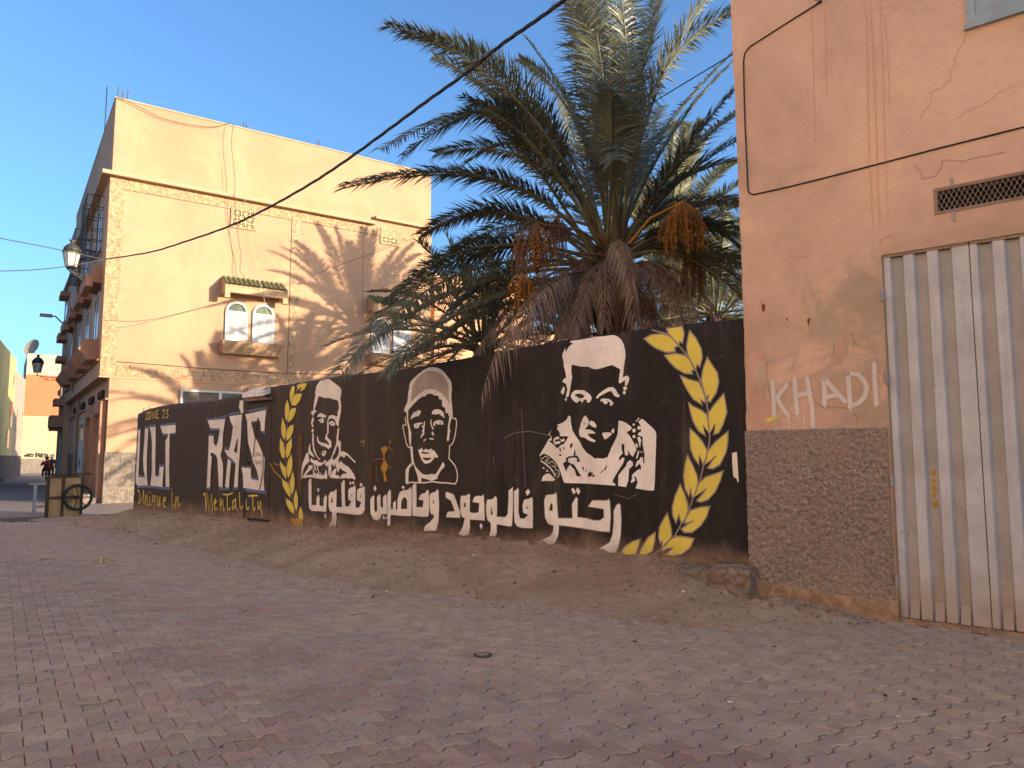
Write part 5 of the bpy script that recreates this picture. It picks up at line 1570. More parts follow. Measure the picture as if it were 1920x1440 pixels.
# ---------------------------------------------------------------- unseen houses left of the viewer, added to bounce low sun into the shade
M['lime_ochre'] = plaster('lime_ochre', (0.78, 0.60, 0.43), 0.08, big=0.3)
M['lime_rose'] = plaster('lime_rose', (0.76, 0.56, 0.41), 0.08, big=0.3)
lab_ = ['pale ochre house across the street, beside the viewer', 'rose house across the street, next along from the viewer', 'ochre house across the street, behind the viewer']
for i_, (b0_, b1_, h_, mt_) in enumerate(((0.0, 13.0, 12.5, 'lime_ochre'), (13.05, 27.0, 11.0, 'lime_rose'), (-16.0, -0.05, 11.5, 'lime_rose'))):
    o_ = E2 * b0_ - E1 * 5.2
    OH = Frame((o_.x, o_.y), -34.5)
    oh = ftag('street_house', OH, lab_[i_], 'house')
    L_ = b1_ - b0_
    MB().box(0, L_, 0, 7, -0.1, h_).build('wall', M[mt_], oh)
    MB().box(0, L_, -0.15, 7, h_ + 0.001, h_ + 0.25).build('roof_edge', M['rose_trim'], oh)
    for k_ in range(4):
        x_ = (k_ + 0.3) * L_ / 4
        for z_ in (4.6, 8.0):
            w_ = MB().box(x_, x_ + 1.1, -0.06, -0.001, z_, z_ + 1.5).build('window', M['shutter_grey'], oh)
            MB().box(x_ + 0.12, x_ + 0.98, -0.066, -0.061, z_ + 0.12, z_ + 1.38).build('window_pane', M['pane'], w_)
        MB().box(x_, x_ + 1.2, -0.05, -0.001, 0.0, 2.3).build('door', M['blue_door'], oh)
# ---------------------------------------------------------------- date palms
M['frond'] = leafmat('palm_frond', (0.088, 0.094, 0.048), (0.172, 0.176, 0.095), 0.28)
M['frond_pale'] = leafmat('palm_frond_pale', (0.19, 0.20, 0.11), (0.30, 0.30, 0.18), 0.35)  # lighter copy of the frond: sunshine put into the leaf colour
M['frond_dead'] = leafmat('palm_frond_dead', (0.17, 0.115, 0.078), (0.30, 0.22, 0.155), 0.2)
M['petiole'] = metal('palm_petiole', (0.16, 0.15, 0.075), 0.6, 0.3)
M['petiole_dead'] = metal('palm_petiole_dead', (0.20, 0.125, 0.07), 0.8, 0.3)
M['trunk'] = roughcast('palm_trunk', (0.12, 0.08, 0.052), 8, 0.9, 0.04)
M['date'] = leafmat('date_fruit', (0.20, 0.065, 0.012), (0.42, 0.19, 0.025), 0.1)
M['date_dark'] = leafmat('date_fruit_dark', (0.075, 0.025, 0.010), (0.22, 0.085, 0.018), 0.05)
M['date_stalk'] = metal('date_stalk', (0.48, 0.23, 0.04), 0.6, 0.2)

def bez(a, b, c, t): return a * (1 - t) ** 2 + b * (2 * t * (1 - t)) + c * t * t
def bezt(a, b, c, t): return ((b - a) * (2 * (1 - t)) + (c - b) * (2 * t)).normalized()

def frond(P0, P1, P2, root, rg, mat, pet, n=78, ll=0.46, w=0.013, start=0.2, droop=0.10, vee=0.45, r0=0.035, twist=0.0, gap=0.0, name='frond'):
    """one feather frond: a tapering midrib and two rows of leaflets"""
    o = root
    mb = MB()
    pts = [bez(P0, P1, P2, i / 14) - o for i in range(15)]
    mb.tube(pts, r0, 5, 0.005, mi=1)
    L = sum((pts[i + 1] - pts[i]).length for i in range(14))
    for i in range(n):
        t = start + (1 - start) * (i + 0.5) / n
        tt = (t - start) / (1 - start)
        p = bez(P0, P1, P2, t) - o
        T = bezt(P0, P1, P2, t)
        S = T.cross(Vector((0, 0, 1)))
        if S.length < 0.15: S = T.cross(Vector((0.3, -1, 0)))
        S.normalize()
        N = S.cross(T).normalized()
        if twist:
            S, N = S * math.cos(twist) + N * math.sin(twist), N * math.cos(twist) - S * math.sin(twist)
        prof = min(1, 0.45 + 2.2 * tt) * (1 - 0.62 * max(0, tt - 0.35) / 0.65)
        for s in (-1, 1):
            if gap and rg.random() < gap: continue
            le = ll * prof * rg.uniform(0.82, 1.12)
            fwd = 0.42 + 0.8 * tt + rg.uniform(-0.15, 0.15)
            d = (S * s + N * (vee + rg.uniform(-0.22, 0.22)) + T * fwd).normalized()
            q = p + Vector((rg.uniform(-.006, .006), rg.uniform(-.006, .006), rg.uniform(-.006, .006)))
            mid = q + d * le * 0.36
            tip = q + d * le + Vector((0, 0, -droop * le * rg.uniform(0.4, 1.8)))
            wv = d.cross(N)
            if wv.length < 1e-3: wv = S
            wv = (wv.normalized() * 0.8 + N * rg.uniform(-0.6, 0.6)).normalized() * w * rg.uniform(0.8, 1.2)
            mb.add([q - wv * 0.4, q + wv * 0.4, mid + wv, mid - wv, tip], [(0, 1, 2, 3), (3, 2, 4)])
    f = mb.build(name, [mat, pet], None)
    return f

def attach(f, root):
    f.parent = root
    return f

def trunk(root, base, top, r0, r1, name='trunk', boots=90, seed=1):
    rg = random.Random(seed)
    mb = MB()
    B = Vector(base) - root.location; T = Vector(top) - root.location
    n = 16
    mb.tube([B + (T - B) * i / n + Vector((0.03 * math.sin(i), 0.03 * math.cos(i * 1.3), 0)) for i in range(n + 1)], r0, 12, r1)
    for i in range(boots):
        t = 0.05 + 0.95 * i / boots
        a = i * 2.399
        c = B + (T - B) * t
        d = Vector((math.cos(a), math.sin(a), 0))
        r = r0 + (r1 - r0) * t
        s = Vector((-d.y, d.x, 0))
        l = rg.uniform(0.18, 0.34)
        p = c + d * (r * 0.8)
        q = c + d * (r + 0.10 + 0.08 * rg.random()) + Vector((0, 0, l))
        mb.hexa([p - s * .09, p + s * .09, p + s * .07 + Vector((0, 0, .12)) - d * .03, p - s * .07 + Vector((0, 0, .12)) - d * .03, q - s * .05, q + s * .05, q + s * .035 - d * .05, q - s * .035 - d * .05])
    return mb.build(name, M['trunk'], root)

def palm(name, K, label, group=None):
    return thing(name, (K.x, K.y, 0), 0, label, 'palm tree', group)

def rand_frond(K, root, rg, L, az, el, bend, mat, pet, **kw):
    d = Vector((math.cos(az) * math.cos(el), math.sin(az) * math.cos(el), math.sin(el)))
    h = Vector((d.x, d.y, 0))
    P0 = K + Vector((math.cos(az) * 0.12, math.sin(az) * 0.12, rg.uniform(-0.2, 0.15)))
    P1 = K + d * L * 0.55
    P2 = K + d * L * 0.9 + h * L * 0.12 * bend + Vector((0, 0, -L * 0.42 * bend))
    return attach(frond(P0, P1, P2, root.location, rg, mat, pet, **kw), root)

rg = random.Random(11)
# --- the big palm over the mural wall
D0 = 12.3
K = pt(1147, 500, D0)
bp = palm('date_palm', K, 'large date palm with hanging fruit bunches rising just behind the mural wall')
trunk(bp, (K.x + 0.05, K.y, -0.1), (K.x, K.y, K.z + 0.1), 0.30, 0.26, boots=110)
#  (mid pixel, depth offset), (tip pixel, depth offset), leaflet length
green = [((957, 345), -0.6, (648, 345), -1.4, .52), ((990, 225), -0.5, (757, 292), -1.6, .46), ((1010, 310), 0.3, (818, 288), 0.4, .45),
         ((1000, 190), -0.3, (760, 66), -0.9, .50), ((1015, 255), 0.2, (815, 107), 0.3, .48), ((1025, 300), -0.7, (872, 182), -1.5, .44),
         ((1095, 260), 0.5, (985, 70), 1.2, .34), ((1112, 180), -0.2, (1040, -80), -0.6, .56), ((1135, 180), 0.4, (1112, -110), 0.9, .56), ((1165, 170), -0.1, (1175, -110), 0.2, .52),
         ((1195, 160), 0.3, (1262, -90), 0.5, .56), ((1225, 190), -0.2, (1345, -25), -0.5, .55), ((1240, 285), 0.4, (1372, 118), 1.1, .36), ((1255, 330), -0.2, (1400, 200), 0.1, .44), ((1260, 355), 0.2, (1420, 245), 0.5, .42),
         ((1148, 250), -1.5, (1152, 175), -3.0, .50), ((1150, 300), -1.6, (1156, 300), -3.3, .52), ((1200, 300), 1.8, (1240, 200), 3.5, .45), ((1090, 300), 1.8, (1050, 180), 3.6, .45),
         ((900, 530), -0.6, (668, 668), -1.6, .48), ((910, 470), 0.1, (700, 600), -0.3, .46), ((960, 400), 0.5, (790, 440), 0.9, .40), ((905, 590), -1.0, (740, 690), -2.0, .42), ((940, 520), 0.8, (800, 640), 1.0, .42),
         ((1265, 390), 0.2, (1440, 395), 0.5, .40), ((1270, 430), -0.5, (1440, 460), -0.6, .42), ((1265, 460), 0.2, (1450, 520), 0.1, .42), ((1280, 480), -0.6, (1440, 610), -1.0, .42), ((1000, 420), 1.6, (850, 470), 3.0, .42), ((1290, 410), 1.6, (1400, 430), 3.0, .42)]
green2 = list(green)
for (m_, md, t_, td, ll) in green[:15] + green[17:]:
    green2.append(((m_[0] + rg.uniform(-28, 28), m_[1] + rg.uniform(-24, 24)), md + rg.uniform(-0.7, 0.7), (t_[0] + rg.uniform(-55, 55), t_[1] + rg.uniform(-40, 55)), td + rg.uniform(-1.2, 1.2), ll * rg.uniform(0.85, 1.0)))
for (m_, md, t_, td, ll) in green2:
    P0 = pt(1147 + rg.uniform(-14, 14), 515 + rg.uniform(-22, 12), D0 + rg.uniform(-0.15, 0.15))
    P2 = pt(t_[0], t_[1], D0 + td)
    Mp = pt(m_[0], m_[1], D0 + md)
    P1 = (Mp - P0 * 0.25 - P2 * 0.25) * 2.0
    attach(frond(P0, P1, P2, bp.location, rg, M['frond'], M['petiole'], n=140, ll=ll * 1.45, w=0.0140, start=0.29, r0=0.04, vee=rg.uniform(0.15, 0.45), twist=rg.uniform(-0.4, 0.4), droop=0.22), bp)
for i in range(9):
    rand_frond(K, bp, rg, rg.uniform(3.0, 3.8), rg.uniform(0.5, 2.6), rg.uniform(0.1, 1.1), rg.uniform(0.4, 1.0), M['frond'], M['petiole'], n=80, ll=0.44, start=0.22)
# dry skirt: named by where the photograph shows them, then a ring of others
dead = [((1010, 545), -1.75, (902, 748), -2.3), ((1020, 520), -0.7, (884, 672), -1.5), ((1045, 540), -0.7, (925, 690), -1.6), ((1112, 505), -1.0, (1070, 645), -1.7),
        ((1170, 500), -1.0, (1200, 640), -1.7), ((1180, 520), -0.9, (1232, 650), -1.6), ((1225, 510), -0.8, (1290, 640), -1.5), ((1240, 500), -0.6, (1330, 640), -1.3), ((1255, 500), -0.3, (1370, 620), -0.8), ((1060, 560), -0.4, (985, 660), -1.0), ((1090, 540), -0.8, (1035, 660), -1.5),
        ((1160, 450), -1.1, (1188, 560), -1.9)]
for (m_, md, t_, td) in dead:
    P0 = pt(1147 + rg.uniform(-14, 14), 535 + rg.uniform(-25, 10), D0 + rg.uniform(-0.2, 0.0))
    P2 = pt(t_[0], t_[1], D0 + td); Mp = pt(m_[0], m_[1], D0 + md)
    P1 = (Mp - P0 * 0.25 - P2 * 0.25) * 2.0
    attach(frond(P0, P1, P2, bp.location, rg, M['frond_dead'], M['petiole_dead'], n=80, ll=0.40, w=0.009, start=0.3, droop=0.9, vee=-0.5, r0=0.035, gap=0.05, name='dead_frond'), bp)
for i in range(15):
    az = rg.uniform(0, 2 * math.pi)
    K2 = K + Vector((0, 0, rg.uniform(-0.7, 0.0)))
    d = Vector((math.cos(az), math.sin(az), 0))
    L = rg.uniform(0.8, 2.0)
    P0 = K2 + d * 0.15; P1 = K2 + d * L * 0.8 + Vector((0, 0, rg.uniform(0.1, 0.5))); P2 = K2 + d * L * 1.15 + Vector((0, 0, -rg.uniform(0.9, 1.9)))
    attach(frond(P0, P1, P2, bp.location, rg, M['frond_dead'], M['petiole_dead'], n=60, ll=0.36, w=0.008, start=0.3, droop=0.9, vee=-0.5, r0=0.035, gap=0.1, name='dead_frond'), bp)

def date_bunch(root, top, center, rx, rz, n, mat, rg, tails=0, label=None):
    """strands of fruit hanging from one arching stalk"""
    o = root.location
    mb = MB()
    C = center - o
    oct_ = [(1, 0, 0), (-1, 0, 0), (0, 1, 0), (0, -1, 0), (0, 0, 1), (0, 0, -1)]
    of = [(0, 2, 4), (2, 1, 4), (1, 3, 4), (3, 0, 4), (2, 0, 5), (1, 2, 5), (3, 1, 5), (0, 3, 5)]
    h0 = C + Vector((0, 0, rz * 0.95))
    ns = max(14, n // 13)
    paths = []
    for i in range(ns):
        a = rg.uniform(0, 2 * math.pi); rr_ = rx * math.sqrt(rg.random())
        q = C + Vector((math.cos(a) * rr_, math.sin(a) * rr_, -rz * rg.uniform(0.15, 1.05)))
        paths.append((h0, (h0 + q) / 2 + Vector((math.cos(a) * rr_ * 0.75, math.sin(a) * rr_ * 0.75, rz * 0.12)), q))
        for j in range(13):
            p = bez(*paths[-1], 0.34 + 0.66 * j / 12) + Vector((rg.uniform(-.022, .022), rg.uniform(-.022, .022), rg.uniform(-.015, .015)))
            r = rg.uniform(0.014, 0.021)
            mb.add([p + Vector((x * r, y * r, z * r * 1.35)) for x, y, z in oct_], of)
    sm = MB()
    T = top - o
    sm.tube([T, (T + h0) / 2 + Vector((0, 0, 0.18)), h0], 0.028, 6, 0.02)
    b = sm.build('date_bunch', M['date_stalk'] if label else M['petiole_dead'], root)
    if label: b['label'] = label
    tag(mb.build('dates', mat, b, True), kind='stuff')
    s2 = MB()
    for pa in paths:
        s2.tube([bez(*pa, t_ / 5) for t_ in range(6)], 0.006, 4, 0.003, cap=False)
    for i in range(36, 36 + tails):
        a = rg.uniform(0, 2 * math.pi)
        rr_ = rx * rg.uniform(0.3, 0.95)
        q = C + Vector((math.cos(a) * rr_, math.sin(a) * rr_, -rz * rg.uniform(0.2, 0.9) - (rg.uniform(0.1, 0.5) if i >= 36 else 0)))
        s2.tube([h0, (h0 + q) / 2 + Vector((math.cos(a), math.sin(a), 0)) * rx * 0.25, q], 0.006, 4, 0.003, cap=False)
    tag(s2.build('strands', M['petiole_dead'] if tails else M['date_stalk'], b), kind='stuff')
    return b
Kt = pt(1160, 480, D0 - 0.1)
date_bunch(bp, Kt, pt(1282, 428, D0 - 0.9), 0.38, 0.46, 900, M['date'], rg, label='bright orange fruit bunch beside the apricot house')
date_bunch(bp, Kt, pt(1300, 500, D0 - 0.5), 0.26, 0.40, 200, M['date_dark'], rg, tails=90)
date_bunch(bp, Kt, pt(1003, 468, D0 - 1.3), 0.36, 0.42, 650, M['date'], rg, tails=60)
date_bunch(bp, Kt, pt(978, 545, D0 - 1.4), 0.22, 0.28, 300, M['date'], rg)
date_bunch(bp, Kt, pt(1185, 580, D0 - 1.3), 0.36, 0.30, 460, M['date_dark'], rg, tails=20)
date_bunch(bp, Kt, pt(1045, 430, D0 - 0.5), 0.22, 0.24, 90, M['date_dark'], rg, tails=110)

# --- palm at the back of the yard: its shadow falls on the gable
sx_, sz_ = GB.loc(672, 615)
Sh = GB.w(sx_, 0, sz_)
qd = 12.4
K2 = Sh + SUN_V * (qd / math.cos(SUN_EL))
rg2 = random.Random(5)
pp2 = palm('date_palm', K2, 'sunlit pale date palm standing behind the big palm')
trunk(pp2, (K2.x, K2.y, -0.1), (K2.x, K2.y, K2.z), 0.28, 0.25, boots=60, seed=3)
def full_crown(Kc, root, rgx, n, Lr, mat, pet, ll=0.48, nl=75, w=0.014, zlo=-0.5):
    for i in range(n):
        t = i / n
        el = 1.35 - (1.35 - zlo) * t + rgx.uniform(-0.12, 0.12)
        rand_frond(Kc, root, rgx, rgx.uniform(*Lr), i * 2.399 + rgx.uniform(-0.3, 0.3), el, 0.35 + 0.7 * t, mat, pet, n=nl, ll=ll, w=w, start=0.2)
full_crown(K2, pp2, rg2, 60, (4.8, 6.0), M['frond_pale'], M['petiole'], ll=0.62, w=0.024, nl=90)

# --- young palms in the yard
K3 = pt(905, 648, 15.0)
yp = palm('young_palm', K3, 'low green young palm behind the wall, left of the big palm')
trunk(yp, (K3.x, K3.y, -0.1), (K3.x, K3.y, K3.z), 0.24, 0.2, boots=40, seed=4)
full_crown(K3, yp, random.Random(8), 40, (2.4, 3.4), M['frond'], M['petiole'], ll=0.42, nl=62, w=0.013, zlo=-0.2)
sx4, sz4 = GB.loc(560, 720)
K4 = GB.w(sx4, 0, sz4) + SUN_V * (14.6 / math.cos(SUN_EL))
yp2 = palm('young_palm', K4, 'green young palm beside the apricot house, behind the fruiting palm')
trunk(yp2, (K4.x, K4.y, -0.1), (K4.x, K4.y, K4.z), 0.24, 0.2, boots=40, seed=5)
full_crown(K4, yp2, random.Random(9), 36, (2.8, 4.0), M['frond_pale'], M['petiole'], ll=0.5, nl=75, w=0.020, zlo=-0.2)
K5 = pt(1080, 620, 15.2)
yp3 = palm('young_palm', K5, 'dry young palm at the foot of the big palm, just above the wall')
trunk(yp3, (K5.x, K5.y, -0.1), (K5.x, K5.y, K5.z), 0.22, 0.2, boots=30, seed=6)
r5 = random.Random(10)
full_crown(K5, yp3, r5, 14, (1.6, 2.4), M['frond'], M['petiole'], ll=0.38, nl=52, w=0.013, zlo=0.0)
full_crown(K5, yp3, r5, 10, (1.4, 2.0), M['frond_dead'], M['petiole_dead'], ll=0.36, nl=45, w=0.010, zlo=-0.3)

sx6, sz6 = GB.loc(395, 800)
K6 = GB.w(sx6, 0, sz6) + SUN_V * (17.5 / math.cos(SUN_EL))
yp4 = palm('date_palm', K6, 'date palm deep in the yard, half hidden by the apricot house')
trunk(yp4, (K6.x, K6.y, -0.1), (K6.x, K6.y, K6.z), 0.26, 0.24, boots=40, seed=8)
full_crown(K6, yp4, random.Random(14), 40, (3.4, 4.6), M['frond_pale'], M['petiole'], ll=0.55, nl=80, w=0.020, zlo=-0.3)
# ---------------------------------------------------------------- cables
M['cable'] = metal('cable_black', (0.012, 0.011, 0.011), 0.6)
M['cable_grey'] = metal('cable_grey', (0.05, 0.05, 0.055), 0.6)
M['cable_brown'] = metal('cable_brown', (0.06, 0.04, 0.032), 0.6)
M['cable_pale'] = metal('cable_pale', (0.55, 0.45, 0.33), 0.6)
def vplane(A, B):
    """vertical plane through two plan points -> function pixel -> point"""
    d = (B - A); d.z = 0; d.normalize()
    n = Vector((-d.y, d.x, 0))
    def f(u, v):
        r = ray(u, v)
        t = A.dot(n) / r.dot(n)
        return Vector((r.x * t, r.y * t, CAMZ + r.z * t))
    return f
def spline(P, sub=8):
    out = []
    for i in range(len(P) - 1):
        p0 = P[max(i - 1, 0)]; p1 = P[i]; p2 = P[i + 1]; p3 = P[min(i + 2, len(P) - 1)]
        for k in range(sub):
            t = k / sub
            out.append(0.5 * ((2 * p1) + (p2 - p0) * t + (2 * p0 - 5 * p1 + 4 * p2 - p3) * t * t + (3 * p1 - p0 - 3 * p2 + p3) * t ** 3))
    out.append(P[-1])
    return out
def cable(name, P, r, mat, label, n=6, cat='cable'):
    mb = MB()
    o = P[0].copy()
    mb.tube([p - o for p in P], r, n)
    c = mb.build(name, mat, None, True)
    c.location = o
    return tag(c, label, cat)
anch = GB.w(-0.5, -0.35, 0)
A_ = Vector((anch.x, anch.y, 0)); B_ = Vector((1.6, 5.5, 0))
vp = vplane(A_, B_)
P = spline([vp(u, v) for u, v in ((198, 486), (280, 473), (350, 452), (430, 424), (500, 391), (580, 346), (650, 300), (730, 242), (800, 190), (870, 140), (940, 84), (1000, 42), (1060, -2), (1150, -80))], 6)
# a bundle of twisted conductors
mb = MB(); o = P[0].copy()
for k in range(3):
    q = []
    for i, p in enumerate(P):
        a = i * 0.9 + k * 2.094
        q.append(p - o + Vector((math.cos(a) * 0.010, 0, math.sin(a) * 0.012)))
    mb.tube(q, 0.0125, 5)
mc = mb.build('power_cable', M['cable'], None, True); mc.location = o
tag(mc, 'thick twisted black cable sagging from the corner lantern across the sky', 'cable')
vl = vplane(A_, Vector((-22, 14, 0)))
cable('power_cable', spline([vl(u, v) for u, v in ((-60, 428), (0, 446), (60, 458), (120, 470), (196, 487))]), 0.016, M['cable_grey'], 'upper of the two grey wires leaving the corner lantern to the left', 5)
cable('power_cable', spline([vl(u, v) for u, v in ((-60, 507), (0, 508), (60, 506), (120, 500), (196, 487))]), 0.016, M['cable_grey'], 'lower of the two grey wires leaving the corner lantern to the left', 5)
def gline(pts, y=-0.03): return [GB.w(x, y, z) for x, z in [GB.loc(u, v, y) for u, v in pts]]
cable('wire', spline(gline([(196, 601), (280, 600), (400, 571), (520, 540), (640, 496), (740, 460), (840, 420)], -0.9), 5), 0.010, M['cable_brown'], 'thin dark wire strung in front of the ochre gable at window height', 4)
cable('wall_cable', spline(gline([(218, 678), (300, 684), (400, 692), (520, 699), (600, 701), (690, 704)]), 4), 0.012, M['cable_brown'], 'cable clipped along the gable above the mural wall', 4)
cable('wire', spline(gline([(222, 182), (260, 200), (300, 220), (350, 233), (400, 238), (432, 230)], -0.08), 5), 0.012, M['cable_brown'], 'slack wire drooping along the parapet of the ochre gable', 4)
cable('wire', spline(gline([(437, 232), (434, 270), (438, 310), (441, 345), (440, 370), (444, 420), (448, 455), (452, 480), (450, 505), (458, 520), (456, 528)], -0.3), 5), 0.010, M['cable_brown'], 'dark wavy wire hanging down the gable past the pierced vent', 4)
cable('wire', spline(gline([(455, 300), (458, 360), (462, 400), (470, 440), (480, 490), (484, 520), (492, 545), (498, 575), (503, 595)], -0.75), 5), 0.009, M['cable_pale'], 'pale wire hanging in front of the arched windows', 4)
# conduit on the apricot house
def rline(pts, y=-0.012): return [RB.w(x, y, z) for x, z in [RB.loc(u, v, y) for u, v in pts]]
cable('wall_cable', rline([(1541, 2), (1480, 40), (1430, 72), (1405, 88), (1396, 100), (1394, 115), (1395, 170), (1397, 240), (1400, 300), (1402, 352), (1404, 361), (1412, 365), (1480, 350), (1560, 330), (1660, 304), (1760, 278), (1860, 253), (1960, 228)]), 0.0075, M['cable'], 'thin black cable clipped in a loop across the apricot house wall', 6)
anc2 = RB.w(*(lambda q: (q[0], -0.03, q[1]))(RB.loc(1541, 4)))
far2 = pt(870, 395, 24)
vq = vplane(Vector((anc2.x, anc2.y, 0)), Vector((far2.x, far2.y, 0)))
cable('wire', spline([anc2, vq(1460, 52), vq(1370, 104), vq(1280, 158), vq(1180, 218), vq(1060, 285), vq(950, 345)], 5), 0.008, M['cable'], 'thin wire running from the apricot house through the palm crown', 4)
hk = MB(); hk.tube([(0, 0.04, 0), (0, -0.1, 0.0), (0, -0.1, -0.05)], 0.006, 5).box(-0.03, 0.03, -0.11, -0.08, -0.03, 0.03)
h_ = hk.build('cable_bracket', M['rust_iron'], None); h_.location = anc2; h_.rotation_euler = (0, 0, RB.rot())
tag(h_, 'small iron cable bracket at the top of the apricot house wall', 'bracket')

# ---------------------------------------------------------------- street lanterns
M['lamp_iron'] = metal('lamp_iron', (0.045, 0.045, 0.04), 0.5, 0.2, rust=(0.10, 0.09, 0.07))
M['lamp_glass'] = metal('lamp_glass', (0.62, 0.58, 0.48), 0.25, 0.15)
def lantern(loc, rz, s, arm, label):
    """hexagonal wall lantern; its arm runs along local +y to the wall"""
    r_ = thing('street_lantern', loc, rz, label, 'street lamp', 'lanterns on the house fronts')
    MB().lathe([(0.17 * s, 0.0), (0.26 * s, 0.48 * s)], n=6).build('glass', M['lamp_glass'], r_)
    fr = MB()
    for k in range(6):
        a = 2 * math.pi * (k + 0.5) / 6
        fr.tube([(0.175 * s * math.cos(a), 0.175 * s * math.sin(a), 0), (0.268 * s * math.cos(a), 0.268 * s * math.sin(a), 0.48 * s)], 0.014 * s, 4)
    fr.lathe([(0.19 * s, -0.03 * s), (0.19 * s, 0.0)], n=6)
    fr.lathe([(0.285 * s, 0.47 * s), (0.30 * s, 0.50 * s), (0.285 * s, 0.53 * s)], n=6)
    for k in range(6):
        a = 2 * math.pi * k / 6
        fr.tube([(0.28 * s * math.cos(a), 0.28 * s * math.sin(a), 0.52 * s), (0.315 * s * math.cos(a), 0.315 * s * math.sin(a), 0.60 * s)], 0.018 * s, 4, 0.006 * s)
    fr.build('frame', M['lamp_iron'], r_)
    cp = MB().lathe([(0.285 * s, 0.531 * s), (0.27 * s, 0.60 * s), (0.21 * s, 0.70 * s), (0.13 * s, 0.77 * s), (0.07 * s, 0.80 * s), (0.06 * s, 0.86 * s), (0.10 * s, 0.90 * s), (0.075 * s, 0.93 * s)], n=12).build('cap', M['lamp_iron'], r_, True)
    fn = MB()
    for k in range(6):
        a = 2 * math.pi * k / 6
        fn.tube([(0.07 * s * math.cos(a), 0.07 * s * math.sin(a), 0.92 * s), (0.12 * s * math.cos(a), 0.12 * s * math.sin(a), 1.0 * s)], 0.015 * s, 4, 0.005 * s)
    fn.build('finial', M['lamp_iron'], cp)
    br = MB()
    br.tube([(0, 0, -0.03 * s), (0, 0, -0.22 * s)], 0.03 * s, 6, 0.015 * s)
    for k in range(3):
        a = 2 * math.pi * k / 3
        br.tube([(0.17 * s * math.cos(a), 0.17 * s * math.sin(a), -0.02 * s), (0.08 * s * math.cos(a), 0.08 * s * math.sin(a), -0.14 * s), (0, 0, -0.2 * s)], 0.014 * s, 4)
    br.tube([(0, 0, -0.2 * s), (0, arm * 0.5, -0.26 * s), (0, arm, -0.2 * s)], 0.02 * s, 5)
    br.tube([(0, arm * 0.1, -0.22 * s), (0, arm * 0.4, -0.42 * s), (0, arm * 0.75, -0.40 * s), (0, arm, -0.55 * s)], 0.016 * s, 5)
    for c, rad in ((arm * 0.35, 0.09), (arm * 0.62, 0.12), (arm * 0.85, 0.08)):
        br.tube([(0, c + rad * s * (1 - 0.07 * i) * math.cos(i * 0.7), -0.36 * s + rad * s * (1 - 0.07 * i) * math.sin(i * 0.7)) for i in range(12)], 0.012 * s, 4)
    br.build('bracket', M['lamp_iron'], r_)
    MB().box(-0.05 * s, 0.05 * s, arm - 0.03, arm + 0.0, -0.75 * s, 0.15 * s).build('wall_plate', M['lamp_iron'], r_)
    return r_
Lp = GB.w(-OV - 0.95, 0.75, 0)
lz = CAMZ + ((857 - 494) / FPX) * Lp.y
lantern((Lp.x, Lp.y, lz), GB.rot() - R(90), 0.98, 0.93, 'old verdigris lantern on the ochre corner house where the cables meet')
L2 = GB.w(-1.5, 17.2, 0)
lantern((L2.x, L2.y, CAMZ + (857 - 697) / FPX * L2.y), GB.rot() - R(90), 0.95, 1.18, 'black lantern on the terrace house, against the red house')
L3 = GB.w(-0.9, 20.4, 0)
lh = thing('street_light', (L3.x, L3.y, 0), GB.rot() - R(90), 'small grey modern street light high on the shaded terrace front', 'street lamp')
zz_ = CAMZ + (857 - 590) / FPX * L3.y
MB().tube([(0, 0.6, zz_ - 0.4), (0, 0.2, zz_), (0, 0, zz_)], 0.04, 5).build('arm', M['lamp_iron'], lh)
MB().box(-0.15, 0.15, -0.55, 0.05, zz_ - 0.08, zz_ + 0.08).build('lamp_head', M['shutter_grey'], lh)

# ---------------------------------------------------------------- upended handcart, trestle, wheel
M['old_wood'] = plaster('old_wood', (0.34, 0.235, 0.12), 0.3)
M['dark_wood'] = plaster('dark_wood', (0.07, 0.045, 0.03), 0.3)
M['tyre'] = metal('tyre_rubber', (0.018, 0.017, 0.017), 0.8)
M['spoke'] = metal('spoke_steel', (0.25, 0.24, 0.23), 0.4)
M['blue_paint'] = metal('faded_blue_paint', (0.20, 0.255, 0.29), 0.7, 0.3, rust=(0.30, 0.22, 0.16))
cp_ = gnd(120, 971)
rzc = math.atan2(cp_.y, cp_.x) - R(90) + R(8)
cart = thing('handcart', cp_, rzc, 'wooden handcart tray stood on its edge at the street corner', 'handcart')
W_, H_ = 0.74, 1.02
for k in range(4):
    MB().box(-W_ / 2 + 0.03 + k * (W_ - 0.06) / 4 + 0.004, -W_ / 2 + 0.03 + (k + 1) * (W_ - 0.06) / 4 - 0.004, 0.03, 0.05 + 0.002 * (k % 2), 0.04, H_ - 0.03).build('plank', M['old_wood'], cart)
cf = MB().box(-W_ / 2 - 0.04, -W_ / 2 + 0.03, 0.0, 0.10, 0, H_).box(W_ / 2 - 0.03, W_ / 2 + 0.02, 0.0, 0.10, 0, H_).box(-W_ / 2 + 0.03, W_ / 2 - 0.03, 0.0, 0.10, 0, 0.04).box(-W_ / 2 + 0.03, W_ / 2 - 0.03, 0.0, 0.10, H_ - 0.03, H_)
cf.box(-0.08, -0.02, 0.002, 0.028, 0.04, H_ - 0.03).box(-W_ / 2 + 0.03, -0.08, 0.003, 0.027, 0.47, 0.53).box(-0.02, W_ / 2 - 0.03, 0.003, 0.027, 0.47, 0.53)
cf.build('frame', M['dark_wood'], cart)
MB().tube([(-0.35, 0.05, H_ + 0.04), (0.55, 0.02, H_ + 0.06)], 0.025, 6).tube([(0.25, 0.05, H_ - 0.05), (0.25, 0.05, H_ + 0.09)], 0.02, 5).build('handle', M['dark_wood'], cart)
wr = 0.30; wc = (0.27, -0.07, 0.50)
